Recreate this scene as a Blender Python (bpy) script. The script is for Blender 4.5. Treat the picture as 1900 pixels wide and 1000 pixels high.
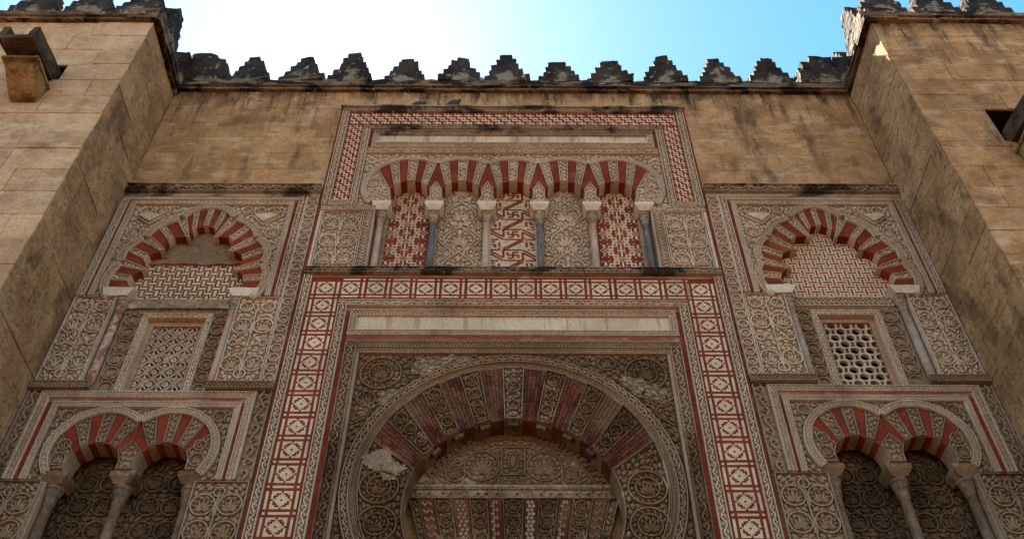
import bpy, math, random
import numpy as np
from mathutils import Vector, Matrix, noise

for o in list(bpy.data.objects):
    bpy.data.objects.remove(o)
random.seed(7)
scene = bpy.context.scene
COL = scene.collection
R = math.radians

# ------------------------------------------------------------------ camera
cd = bpy.data.cameras.new('camera')
cam = bpy.data.objects.new('camera', cd)
COL.objects.link(cam)
scene.camera = cam
cd.sensor_fit = 'HORIZONTAL'
cd.sensor_width = 36.0
cd.lens = 1784.2 * 36.0 / 1900.0
cd.clip_start = 0.1
cd.clip_end = 4000
PI_, YA_, RO_ = R(47.984), R(-0.280), R(0.0363)
fw = Vector((-math.sin(YA_) * math.cos(PI_), math.cos(YA_) * math.cos(PI_), math.sin(PI_)))
rt = Vector((math.cos(YA_), math.sin(YA_), 0))
up = rt.cross(fw)
r2 = rt * math.cos(RO_) + up * math.sin(RO_)
u2 = -rt * math.sin(RO_) + up * math.cos(RO_)
M = Matrix((r2, u2, -fw)).transposed().to_4x4()
M.translation = Vector((-0.0704, -10.5506, 1.6))
cam.matrix_world = M

# ------------------------------------------------------------------ sky, sun, exposure
SUN = Vector((-0.185, 0.509, 0.888)).normalized()      # towards the sun: behind the parapet, a little left
el = math.asin(SUN.z)
az = math.atan2(SUN.x, SUN.y)
world = bpy.data.worlds.new('World')
scene.world = world
world.use_nodes = True
wn = world.node_tree
sky = wn.nodes.new('ShaderNodeTexSky')
sky.sky_type = 'NISHITA'
sky.sun_disc = False
sky.sun_elevation = el
sky.sun_rotation = az
sky.altitude = 100
sky.air_density = 1.0
sky.dust_density = 0.27
sky.ozone_density = 1.5
bg = wn.nodes['Background']
bg.inputs[1].default_value = 0.05
shs = wn.nodes.new('ShaderNodeHueSaturation')      # the camera's saturated colour rendering of the whole sky
shs.inputs['Saturation'].default_value = 1.25
shs.inputs['Hue'].default_value = 0.475
wn.links.new(sky.outputs[0], shs.inputs['Color'])
wn.links.new(shs.outputs[0], bg.inputs[0])
sl = bpy.data.lights.new('sun', 'SUN')
sl.energy = 5.0
sl.angle = R(0.5)
sl.color = (1.0, 0.88, 0.70)
so = bpy.data.objects.new('sun', sl)
so.rotation_euler = (-SUN).to_track_quat('-Z', 'Y').to_euler()
so.location = (-10, 30, 60)
COL.objects.link(so)
vs = scene.view_settings
vs.view_transform = 'Standard'
vs.look = 'None'
vs.gamma = 1.0
vs.use_curve_mapping = False
vs.exposure = 2.68

scene.cycles.max_bounces = 5
scene.cycles.diffuse_bounces = 1
scene.cycles.adaptive_threshold = 0.02
scene.cycles.glossy_bounces = 2
scene.cycles.caustics_reflective = False
scene.cycles.caustics_refractive = False

# ------------------------------------------------------------------ materials
def _n(nt, t, **k):
    n = nt.nodes.new(t)
    for a, b in k.items():
        setattr(n, a, b)
    return n

def _noise(nt, vec, scale, detail=5, rough=.6):
    n = _n(nt, 'ShaderNodeTexNoise')
    n.inputs['Scale'].default_value = scale
    n.inputs['Detail'].default_value = detail
    n.inputs['Roughness'].default_value = rough
    nt.links.new(vec, n.inputs['Vector'])
    return n.outputs['Fac']

def _map(nt, val, a, b, c=0.0, d=1.0):
    m = _n(nt, 'ShaderNodeMapRange', interpolation_type='SMOOTHSTEP')
    nt.links.new(val, m.inputs[0])
    for i, x in enumerate((a, b, c, d)):
        m.inputs[i + 1].default_value = x
    return m.outputs[0]

def _math(nt, op, a, b):
    m = _n(nt, 'ShaderNodeMath', operation=op)
    for i, x in enumerate((a, b)):
        if isinstance(x, (int, float)):
            m.inputs[i].default_value = x
        else:
            nt.links.new(x, m.inputs[i])
    return m.outputs[0]

def _mix(nt, fac, a, b, mode='MIX'):
    m = _n(nt, 'ShaderNodeMix', data_type='RGBA', blend_type=mode)
    for s, x in ((0, fac), (6, a), (7, b)):
        if isinstance(x, (int, float)):
            m.inputs[s].default_value = x
        elif isinstance(x, tuple):
            m.inputs[s].default_value = (*x, 1)
        else:
            nt.links.new(x, m.inputs[s])
    return m.outputs[2]

def _scaled(nt, vec, s, off=(0, 0, 0)):
    m = _n(nt, 'ShaderNodeMapping')
    m.inputs['Scale'].default_value = s
    m.inputs['Location'].default_value = off
    nt.links.new(vec, m.inputs['Vector'])
    return m.outputs[0]

def mat(name, c1, c2, scale=1.2, grain=.35, stains=(), bump=.25, bscale=28, rough=.92, rnd=0.0, soot=(), off=0.0, spec=.15, course=0.0, warm=True, pits=0.0):
    """c1/c2 mottled; stains: (colour, lo, hi, (sx,sy,sz), amount); soot: (z_lo, z_hi, lo, hi, amount) black rain grime near a ledge"""
    w3 = lambda c: (min(.9, c[0] * 1.27), c[1] * .93, c[2] * .735) if warm else c
    c1, c2 = w3(c1), w3(c2)
    stains = [(w3(q[0]),) + tuple(q[1:]) for q in stains]
    m = bpy.data.materials.new(name)
    m.use_nodes = True
    nt = m.node_tree
    b = nt.nodes['Principled BSDF']
    b.inputs['Roughness'].default_value = rough
    b.inputs['Specular IOR Level'].default_value = spec
    g = _n(nt, 'ShaderNodeNewGeometry')
    pos = _scaled(nt, g.outputs['Position'], (1, 1, 1), (off, off * 1.7, off * .6))
    n1 = _noise(nt, pos, scale, 4, .62)
    col = _mix(nt, _map(nt, n1, .35, .66), c1, c2)
    n2 = _noise(nt, pos, 22, 2, .7)
    v = _map(nt, n2, .25, .75, 1 - grain * .8, 1 + grain * .5)
    hs = _n(nt, 'ShaderNodeHueSaturation')
    nt.links.new(col, hs.inputs['Color'])
    val = v
    if rnd:
        oi = _n(nt, 'ShaderNodeObjectInfo')
        val = _math(nt, 'MULTIPLY', v, _map(nt, oi.outputs['Random'], 0, 1, 1 - rnd, 1 + rnd))
    nt.links.new(val, hs.inputs['Value'])
    col = hs.outputs[0]
    for k, (sc, lo, hi, s3, amt) in enumerate(stains):
        sn = _noise(nt, _scaled(nt, g.outputs['Position'], s3, (k * 3.1 + off, k * 1.3, k * 5.7)), 1.0, 4, .65)
        f = _math(nt, 'MULTIPLY', _map(nt, sn, lo, hi), amt)
        col = _mix(nt, f, col, sc)
    if soot:
        sx = _n(nt, 'ShaderNodeSeparateXYZ')
        nt.links.new(g.outputs['Position'], sx.inputs[0])
        for k, (z0, z1, lo, hi, amt) in enumerate(soot):
            sn = _math(nt, 'ADD', _noise(nt, _scaled(nt, g.outputs['Position'], (2.6, .5, .30), (k * 4.1 + 2, 0, k)), 1.5, 6, .75), _math(nt, 'MULTIPLY', _math(nt, 'SUBTRACT', n2, .5), .30))
            f = _math(nt, 'MULTIPLY', _map(nt, sn, lo, hi), _map(nt, sx.outputs[2], z0, z1))
            col = _mix(nt, _math(nt, 'MULTIPLY', f, amt), col, (.012, .010, .009))
    nt.links.new(col, b.inputs['Base Color'])
    if bump:
        bn = _n(nt, 'ShaderNodeBump')
        bn.inputs['Strength'].default_value = bump
        bn.inputs['Distance'].default_value = .03
        h = _math(nt, 'ADD', _noise(nt, pos, bscale, 3, .7), _math(nt, 'MULTIPLY', _noise(nt, pos, bscale * .2, 3, .65), 3.0))
        if course:
            h = _math(nt, 'ADD', h, _math(nt, 'MULTIPLY', _noise(nt, _scaled(nt, g.outputs['Position'], (1.4, 1.4, 9)), 1.5, 3, .65), course))
        if pits:
            h = _math(nt, 'SUBTRACT', h, _math(nt, 'MULTIPLY', _map(nt, _noise(nt, _scaled(nt, g.outputs['Position'], (1, 1, 1.7), (7, 3, 1)), 6.5, 5, .7), .54, .68), pits))
        nt.links.new(h, bn.inputs['Height'])
        nt.links.new(bn.outputs[0], b.inputs['Normal'])
    return m

BLK = (.014, .012, .010)
MT = {}
MT['stucco'] = mat('carved_stucco', (.70, .58, .475), (.55, .44, .345), .9, .25, [((.20, .13, .085), .5, .75, (1.2, .5, .35), .55), ((.60, .49, .38), .56, .72, (2.2, 1, 2.2), .5)], .15, 40)
MT['stucco_soot'] = mat('sooty_stucco', (.46, .38, .30), (.34, .27, .21), 1.1, .3, [(BLK, .46, .60, (1.1, .5, 1.6), .88), ((.55, .48, .40), .6, .7, (5, 2, 5), .6)], .2, 40)
MT['stucco_worn'] = mat('weathered_stucco', (.27, .185, .118), (.16, .105, .065), 1.0, .35, [((.48, .38, .29), .57, .66, (1.3, 1, 1.6), .75), ((.07, .045, .03), .55, .72, (1.5, .6, 1.2), .7)], .35, 30, off=3)
MT['stucco_low'] = mat('dusty_dimmed_stucco', (.42, .32, .24), (.31, .23, .165), .9, .3, [((.14, .09, .06), .5, .75, (1.2, .5, .6), .6)], .2, 40, off=8)  # dusty tone, darkened further to dim the lower facade
MT['niche_back'] = mat('grimy_shaded_carving', (.19, .13, .085), (.09, .062, .04), 1.3, .4, [((.035, .025, .02), .5, .7, (1.4, .6, .8), .8)], .4, 30)  # grime tone taken darker: the recess shade is put into the colour
MT['red'] = mat('red_painted_brick', (.27, .054, .027), (.19, .038, .020), 2.2, .35, [((.34, .17, .10), .57, .74, (3, 1, 3), .6), ((.08, .030, .020), .50, .72, (2.4, 1, 1.8), .6)], .2, 50)
MT['red_worn'] = mat('faded_red_plaster', (.26, .09, .06), (.33, .17, .12), 1.6, .3, [((.42, .32, .24), .5, .68, (2.5, 1, 2.5), .8), ((.10, .05, .035), .55, .75, (2, 1, 1.4), .5)], .25, 40)
MT['brick'] = mat('old_red_brick', (.155, .048, .028), (.10, .034, .021), 1.6, .4, [((.20, .125, .080), .44, .64, (1.4, 1, 1.4), .7), ((.03, .018, .014), .55, .75, (1.6, 1, 1.6), .75)], .4, 40, rnd=.35)
MT['white'] = mat('cream_inlay', (.72, .59, .46), (.60, .475, .355), 1.4, .2, [((.36, .255, .18), .55, .72, (1.6, 1, 1.2), .55)], .15, 40, rnd=.10)
MT['plaque'] = mat('white_plaque_stone', (.72, .62, .50), (.58, .48, .37), 1.2, .2, [((.30, .20, .13), .52, .68, (5, 1, .5), .75)], .15, 40, soot=[(16.9, 17.3, .5, .68, .9)])
MT['stucco_mid'] = mat('brown_weathered_stucco', (.33, .235, .155), (.21, .145, .09), 1.0, .3, [((.48, .39, .30), .58, .68, (2, 1, 3), .6), ((.08, .055, .04), .55, .72, (2, .6, 1.4), .7)], .3, 30, off=6)
MT['ashlar'] = mat('tan_limestone', (.56, .36, .19), (.37, .22, .108), 1.5, .25, [((.64, .49, .345), .52, .66, (1.6, 1.6, 3.6), .65), ((.16, .085, .045), .52, .72, (1.4, .7, 1.6), .6), ((.07, .05, .038), .55, .70, (2.2, .7, .55), .6)], .5, 18, rnd=.08, soot=[(16.6, 18.9, .49, .64, .9), (18.25, 18.8, .38, .56, .8)], course=2.4, pits=1.6)
MT['ashlar_pale'] = mat('pale_limestone', (.66, .485, .325), (.50, .345, .215), 1.4, .22, [((.72, .58, .44), .52, .66, (1.4, 1.4, 3.2), .6), ((.24, .14, .08), .55, .74, (1.4, .7, 1.6), .55)], .5, 16, rnd=.12, soot=[(18.0, 18.9, .50, .68, .8)], course=2.4, off=5, pits=1.8)
MT['ashlar_side'] = mat('brown_limestone', (.56, .36, .20), (.37, .22, .115), 1.3, .25, [((.44, .34, .25), .57, .7, (1.2, 1.2, .9), .5), ((.10, .058, .034), .52, .70, (1.4, 1.6, .8), .65), (BLK, .66, .76, (1.8, 1.8, .7), .45)], .7, 12, rnd=.09, soot=[(17.0, 18.9, .52, .68, .8)], off=9, pits=1.4)
MT['mortar'] = mat('red_brown_mortar', (.50, .315, .175), (.40, .245, .13), 2, .3, (), .5, 30)
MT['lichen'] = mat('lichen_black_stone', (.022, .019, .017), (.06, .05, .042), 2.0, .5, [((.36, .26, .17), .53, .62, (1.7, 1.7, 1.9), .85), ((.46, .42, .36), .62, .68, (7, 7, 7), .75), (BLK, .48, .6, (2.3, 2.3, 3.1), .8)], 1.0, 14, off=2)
def lichen_heart():
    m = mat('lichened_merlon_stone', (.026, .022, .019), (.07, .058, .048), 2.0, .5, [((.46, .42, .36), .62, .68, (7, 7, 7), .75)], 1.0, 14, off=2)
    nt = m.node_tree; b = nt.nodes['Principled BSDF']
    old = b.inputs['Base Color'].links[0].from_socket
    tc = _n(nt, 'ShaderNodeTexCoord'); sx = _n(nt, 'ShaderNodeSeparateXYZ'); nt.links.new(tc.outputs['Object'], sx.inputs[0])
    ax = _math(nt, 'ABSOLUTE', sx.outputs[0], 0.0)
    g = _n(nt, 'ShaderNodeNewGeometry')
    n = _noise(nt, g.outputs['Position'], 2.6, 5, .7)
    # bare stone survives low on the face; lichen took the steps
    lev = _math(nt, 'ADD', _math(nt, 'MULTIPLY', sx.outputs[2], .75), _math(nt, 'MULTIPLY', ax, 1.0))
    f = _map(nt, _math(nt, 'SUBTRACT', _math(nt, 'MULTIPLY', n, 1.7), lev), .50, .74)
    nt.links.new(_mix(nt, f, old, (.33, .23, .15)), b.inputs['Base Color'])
    return m
MT['merlon'] = lichen_heart()
MT['cornice'] = mat('stained_cornice_stone', (.26, .19, .13), (.13, .10, .075), 1.4, .4, [(BLK, .46, .58, (1.5, 1.5, 3.5), .95), ((.50, .40, .30), .60, .68, (4, 4, 8), .8)], 1.0, 14, off=4)
MT['spout'] = mat('lichened_spout_stone', (.36, .235, .11), (.20, .14, .07), 2.0, .4, [((.05, .038, .02), .52, .68, (3, 3, 2), .75), ((.42, .28, .10), .58, .7, (4, 4, 3), .5)], .8, 20)
MT['spout_dark'] = mat('black_spout_stone', (.13, .092, .06), (.05, .038, .028), 2.0, .4, [((.22, .15, .09), .57, .7, (3, 3, 2), .7)], .8, 20)
MT['marble_pink'] = mat('pink_marble', (.56, .44, .37), (.44, .32, .27), 3, .2, [((.36, .15, .12), .60, .68, (5, 5, 4), .55)], .05, 40, rough=.5, spec=.4)
MT['marble_breccia'] = mat('red_white_breccia', (.60, .50, .44), (.42, .30, .26), 5, .2, [((.25, .07, .055), .50, .54, (9, 9, 7), .85)], .25, 30, rough=.6, spec=.3)
MT['marble_grey'] = mat('grey_marble', (.17, .165, .17), (.10, .098, .105), 4, .25, [((.42, .38, .35), .60, .66, (6, 6, 3), .6), ((.20, .07, .055), .64, .7, (9, 9, 6), .6)], .08, 40, rough=.45, spec=.45)
MT['marble_white'] = mat('white_marble', (.78, .69, .60), (.64, .54, .45), 4, .15, [((.36, .26, .19), .58, .74, (6, 6, 3), .5)], .1, 40, rough=.6, spec=.3)
MT['capital'] = mat('aged_capital_marble', (.46, .36, .28), (.28, .21, .16), 8, .3, [((.07, .05, .04), .52, .68, (9, 9, 9), .75)], .4, 40)
MT['marble_pale'] = mat('pale_grey_marble', (.46, .41, .37), (.34, .29, .26), 4, .25, [((.16, .11, .09), .57, .7, (6, 6, 3), .6)], .2, 30, rough=.6)
MT['shaft_low'] = mat('weathered_marble_shaft', (.25, .195, .155), (.15, .112, .085), 5, .3, [((.10, .07, .05), .55, .7, (6, 6, 3), .7)], .3, 30, rough=.75)
MT['pinkstone'] = mat('pink_jamb_stone', (.47, .31, .21), (.38, .24, .16), 2, .25, [((.20, .13, .08), .56, .72, (3, 3, 1), .5)], .3, 30)
MT['lattice'] = mat('stone_lattice', (.62, .51, .42), (.48, .38, .30), 3, .25, [((.20, .13, .085), .55, .7, (4, 4, 2), .6)], .25, 40)
MT['dark'] = mat('dark_interior', (.012, .010, .009), (.008, .007, .006), 2, .2, (), 0)  # near-black colour stands in for the shade inside openings
MT['plaster'] = mat('brown_plaster', (.30, .20, .135), (.21, .145, .10), 2.2, .3, [((.10, .075, .06), .52, .7, (4, 4, 3), .6), ((.48, .37, .28), .6, .72, (5, 5, 4), .6)], .5, 20)
MT['pigeon'] = mat('grey_plumage', (.10, .11, .135), (.07, .078, .098), 12, .2, (), .1, 60, rough=.6)
MT['pigeon_dark'] = mat('dark_plumage', (.018, .020, .026), (.011, .012, .016), 12, .2, (), .1, 60, rough=.45, spec=.4)
MT['pigeon_leg'] = mat('pigeon_leg', (.25, .06, .05), (.2, .05, .04), 12, .2, (), 0)
MT['paving'] = mat('granite_paving', (.055, .05, .042), (.045, .04, .034), 1, .3, [((.15, .12, .1), .55, .72, (1, 1, 1), .5)], .3, 20)
MT['lime'] = mat('lime_washed_wall', (.60, .51, .40), (.54, .45, .34), .6, .12, [((.5, .4, .3), .6, .75, (1, 1, .4), .4)], .2, 10)
MT['rooftile'] = mat('clay_roof_tile', (.30, .14, .08), (.22, .10, .06), 2, .3, (), .4, 15)
MT['wood'] = mat('dark_wood', (.06, .035, .02), (.04, .024, .014), 3, .3, (), .3, 30)

# ------------------------------------------------------------------ mesh building
class MB:
    def __init__(s):
        s.v = []; s.f = []; s.n = 0
    def add(s, V, faces):
        V = np.asarray(V, float).reshape(-1, 3)
        if isinstance(faces, np.ndarray):
            s.f.append(faces + s.n)
        else:
            by = {}
            for f in faces:
                by.setdefault(len(f), []).append(f)
            for k in by:
                s.f.append(np.array(by[k], int) + s.n)
        s.v.append(V); s.n += len(V)
        return s
    def mesh(s, name, m, org=(0, 0, 0), smooth=False):
        me = bpy.data.meshes.new(name)
        V = (np.concatenate(s.v) - np.array(org)).astype(np.float32)
        me.vertices.add(len(V))
        me.vertices.foreach_set('co', V.ravel())
        tot = np.concatenate([np.full(len(f), f.shape[1], np.int32) for f in s.f])
        li = np.concatenate([f.ravel() for f in s.f]).astype(np.int32)
        me.loops.add(len(li))
        me.loops.foreach_set('vertex_index', li)
        me.polygons.add(len(tot))
        st = np.concatenate([[0], np.cumsum(tot)[:-1]]).astype(np.int32)
        me.polygons.foreach_set('loop_start', st)
        me.polygons.foreach_set('use_smooth', np.full(len(tot), bool(smooth)))
        me.materials.append(MT[m] if isinstance(m, str) else m)
        me.update(calc_edges=True)
        return me

def root_of(p):
    while p.parent:
        p = p.parent
    return p

def link(name, me, parent=None, loc=(0, 0, 0)):
    o = bpy.data.objects.new(name, me)
    COL.objects.link(o)
    o.parent = parent
    o.location = loc
    return o

ORG = {}
def obj(name, mb, m, parent=None, smooth=False, kind=None):
    """the mesh in world coordinates, stored relative to its thing's origin"""
    org = ORG[root_of(parent).name] if parent else (0, 0, 0)
    o = link(name, mb.mesh(name, m, org, smooth), parent)
    if kind:
        o['kind'] = kind
    return o

def thing(name, label, cat, loc, group=None):
    o = bpy.data.objects.new(name, None)
    o.empty_display_size = .2
    COL.objects.link(o)
    o.location = loc
    o['label'] = label; o['category'] = cat
    if group:
        o['group'] = group
    ORG[o.name] = tuple(loc)
    return o

def copy_tree(o, parent=None):
    c = o.copy()
    COL.objects.link(c)
    c.parent = parent
    if parent is None:
        ORG[c.name] = tuple(o.location)
    for ch in [k for k in o.children]:
        copy_tree(ch, c)
    return c

def area2(P):
    P = np.asarray(P); x, z = P[:, 0], P[:, 1]
    return np.sum(x * np.roll(z, -1) - z * np.roll(x, -1))

def ccw(P):
    P = np.asarray(P, float)
    return P if area2(P) > 0 else P[::-1].copy()

def inset(P, d):
    """simple inward offset of a (nearly convex) ccw polygon"""
    P = np.asarray(P, float)
    e1 = P - np.roll(P, 1, 0); e2 = np.roll(P, -1, 0) - P
    n1 = np.stack([-e1[:, 1], e1[:, 0]], 1); n2 = np.stack([-e2[:, 1], e2[:, 0]], 1)
    n1 /= np.maximum(np.linalg.norm(n1, axis=1, keepdims=True), 1e-9); n2 /= np.maximum(np.linalg.norm(n2, axis=1, keepdims=True), 1e-9)
    m = n1 + n2
    m /= np.maximum(np.sum(m * n1, 1, keepdims=True), .35)
    return P + m * d

def prism(mb, P, yb, yf, ch=0.0):
    """polygon P (x,z) extruded from y=yb (back) to y=yf (front, nearer the viewer), front edge chamfered by ch"""
    P = ccw(P); n = len(P)
    y = lambda Q, d: np.stack([Q[:, 0], np.full(n, d), Q[:, 1]], 1)
    rings = [y(P, yb)]
    if ch:
        rings += [y(P, yf + ch), y(inset(P, ch), yf)]
    else:
        rings += [y(P, yf)]
    F = []
    i = np.arange(n); j = (i + 1) % n
    for k in range(len(rings) - 1):
        F += np.stack([i + k * n, j + k * n, j + (k + 1) * n, i + (k + 1) * n], 1).tolist()
    F.append([(len(rings) - 1) * n + a for a in range(n)])
    mb.add(np.concatenate(rings), F)
    return mb

def rect(x0, x1, z0, z1):
    return [(x0, z0), (x1, z0), (x1, z1), (x0, z1)]

def box(mb, x0, x1, y0, y1, z0, z1):
    V = [(x, y, z) for x in (x0, x1) for y in (y0, y1) for z in (z0, z1)]
    mb.add(V, np.array([(0, 1, 3, 2), (4, 6, 7, 5), (0, 4, 5, 1), (2, 3, 7, 6), (0, 2, 6, 4), (1, 5, 7, 3)]))
    return mb

def gbox(mb, x0, x1, y0, y1, z0, z1, nx, ny, nz, amp, freq=3.0, seed=0.0, shape=None):
    """gridded box pushed in and out by noise: worn stone"""
    idx = {}; V = []; F = []
    def vid(i, j, k):
        if (i, j, k) not in idx:
            p = Vector((x0 + (x1 - x0) * i / nx, y0 + (y1 - y0) * j / ny, z0 + (z1 - z0) * k / nz))
            if shape:
                p = Vector(shape(p, i / nx, j / ny, k / nz))
            d = noise.noise_vector((p + Vector((seed, seed * 1.3, seed * .7))) * freq) * amp + noise.noise_vector((p + Vector((seed, 3, 9))) * freq * 3.1) * amp * .5
            idx[(i, j, k)] = len(V); V.append(p + d)
        return idx[(i, j, k)]
    for k in range(nz):
        for i in range(nx):
            F.append([vid(i, 0, k), vid(i + 1, 0, k), vid(i + 1, 0, k + 1), vid(i, 0, k + 1)])
            F.append([vid(i, ny, k), vid(i, ny, k + 1), vid(i + 1, ny, k + 1), vid(i + 1, ny, k)])
        for j in range(ny):
            F.append([vid(0, j, k), vid(0, j, k + 1), vid(0, j + 1, k + 1), vid(0, j + 1, k)])
            F.append([vid(nx, j, k), vid(nx, j + 1, k), vid(nx, j + 1, k + 1), vid(nx, j, k + 1)])
    for i in range(nx):
        for j in range(ny):
            F.append([vid(i, j, 0), vid(i, j + 1, 0), vid(i + 1, j + 1, 0), vid(i + 1, j, 0)])
            F.append([vid(i, j, nz), vid(i + 1, j, nz), vid(i + 1, j + 1, nz), vid(i, j + 1, nz)])
    mb.add([tuple(v) for v in V], np.array(F))
    return mb

def lathe(mb, cx, cy, prof, n=14):
    """prof: list of (r, z)"""
    a = np.arange(n) * 2 * math.pi / n
    V = np.concatenate([np.stack([cx + r * np.cos(a), cy + r * np.sin(a), np.full(n, z)], 1) for r, z in prof])
    F = []
    i = np.arange(n); j = (i + 1) % n
    for k in range(len(prof) - 1):
        F += np.stack([i + k * n, j + k * n, j + (k + 1) * n, i + (k + 1) * n], 1).tolist()
    F.append(list(range(n))[::-1]); F.append([(len(prof) - 1) * n + q for q in range(n)])
    mb.add(V, F)
    return mb

# ------------------------------------------------------------------ relief ornament
def ribbon(mb, P, w, yb, yf, closed=False):
    P = np.asarray(P, float); n = len(P)
    if n < 2:
        return
    if closed:
        t = np.roll(P, -1, 0) - np.roll(P, 1, 0)
    else:
        t = np.gradient(P, axis=0)
    t /= np.maximum(np.linalg.norm(t, axis=1, keepdims=True), 1e-9)
    nn = np.stack([-t[:, 1], t[:, 0]], 1)
    a, b = w / 2 + .003, w / 2 - .002
    f = lambda Q, y: np.stack([Q[:, 0], np.full(n, y), Q[:, 1]], 1)
    V = np.concatenate([f(P + nn * a, yb), f(P + nn * b, yf), f(P - nn * b, yf), f(P - nn * a, yb)])
    m = n if closed else n - 1
    i = np.arange(m); j = (i + 1) % n
    F = np.concatenate([np.stack([i + k * n, i + (k + 1) * n, j + (k + 1) * n, j + k * n], 1) for k in range(3)])
    if not closed:
        F = np.concatenate([F, [[0, 3 * n, 2 * n, n], [n - 1, 2 * n - 1, 3 * n - 1, 4 * n - 1]]])
    mb.add(V, F)

_LT = np.array([(-1, 0), (-.62, .62), (0, 1), (.55, .72), (1, 0), (.55, -.72), (0, -1), (-.62, -.62)])
_LF = np.concatenate([[(i, (i + 1) % 8, 8 + (i + 1) % 8, 8 + i) for i in range(8)]])
_LC = np.array([(8, 9, 16), (9, 10, 17), (9, 17, 16), (10, 11, 17), (11, 12, 17), (12, 13, 17), (13, 14, 17), (14, 15, 16), (14, 16, 17), (15, 8, 16)])
class Orn:
    """2-D ornament: strokes (points, width, closed) and leaves (points of a pointed oval + spine)"""
    def __init__(s):
        s.st = []; s.lv = []
    def stroke(s, P, w=.02, closed=False):
        s.st.append((np.asarray(P, float), w, closed)); return s
    def circle(s, x, z, r, w=.02, n=20):
        a = np.arange(n) * 2 * math.pi / n
        return s.stroke(np.stack([x + r * np.cos(a), z + r * np.sin(a)], 1), w, True)
    def leaf(s, x, z, ang, L, W):
        c, q = math.cos(ang), math.sin(ang)
        T = np.concatenate([_LT, [(-.45, 0), (.5, 0)]]) * (L / 2, W / 2)
        s.lv.append(np.stack([x + T[:, 0] * c - T[:, 1] * q, z + T[:, 0] * q + T[:, 1] * c], 1)); return s
    def palmette(s, x, z, r, ang, n=7, wid=.30):
        bx, bz = x - .78 * r * math.cos(ang), z - .78 * r * math.sin(ang)
        for i in range(n):
            t = (i - (n - 1) / 2) / max((n - 1) / 2, 1)
            a = ang + t * 1.15
            L = r * (1.55 - .75 * abs(t) ** 1.3)
            s.leaf(bx + math.cos(a) * (L / 2 + .12 * r), bz + math.sin(a) * (L / 2 + .12 * r), a, L, wid * r)
        return s
    def extend(s, o, f):
        for P, w, c in o.st:
            s.st.append((f(P), w, c))
        for P in o.lv:
            s.lv.append(f(P))
        return s
    def emit(s, mb, yb, yf, f=None):
        for i, (P, w, c) in enumerate(s.st):
            ribbon(mb, f(P) if f else P, w, yb, yf + (yb - yf) * .022 * (i % 7), c)
        if s.lv:
            A = np.concatenate(s.lv)
            if f:
                A = f(A)
            k = len(s.lv)
            A = A.reshape(k, 10, 2)
            ye = yb + (yf - yb) * .72
            out = A[:, :8]; sp = A[:, 8:]
            V = np.zeros((k, 18, 3))
            V[:, :8, 0] = out[:, :, 0]; V[:, :8, 2] = out[:, :, 1]; V[:, :8, 1] = yb
            V[:, 8:16, 0] = out[:, :, 0]; V[:, 8:16, 2] = out[:, :, 1]; V[:, 8:16, 1] = ye
            wear = np.random.RandomState(k).uniform(0, 1, (k, 1)) ** 3 * .55      # some leaves are rubbed lower
            V[:, 8:16, 1] = ye + (yb - ye) * wear
            V[:, 16:, 0] = sp[:, :, 0]; V[:, 16:, 2] = sp[:, :, 1]; V[:, 16:, 1] = yf + (yb - yf) * wear
            o = (np.arange(k) * 18)[:, None, None]
            mb2 = mb.n
            mb.add(V.reshape(-1, 3), (_LF[None] + o).reshape(-1, 4))
            mb.f.append((_LC[None] + o).reshape(-1, 3) + mb2)
        return s

def inside(P, X, Z):
    P = np.asarray(P, float); r = np.zeros(X.shape, bool)
    x1, z1 = P[-1]
    for x2, z2 in P:
        c = ((z2 > Z) != (z1 > Z))
        if z1 != z2:
            r ^= c & (X < (x1 - x2) * (Z - z2) / (z1 - z2) + x2)
        x1, z1 = x2, z2
    return r

def dense(P, step, closed=True):
    P = np.asarray(P, float)
    Q = np.concatenate([P, P[:1]]) if closed else P
    out = []
    for a, b in zip(Q[:-1], Q[1:]):
        n = max(1, int(np.hypot(*(b - a)) / step))
        out.append(a + (b - a) * (np.arange(n) / n)[:, None])
    return np.concatenate(out)

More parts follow.
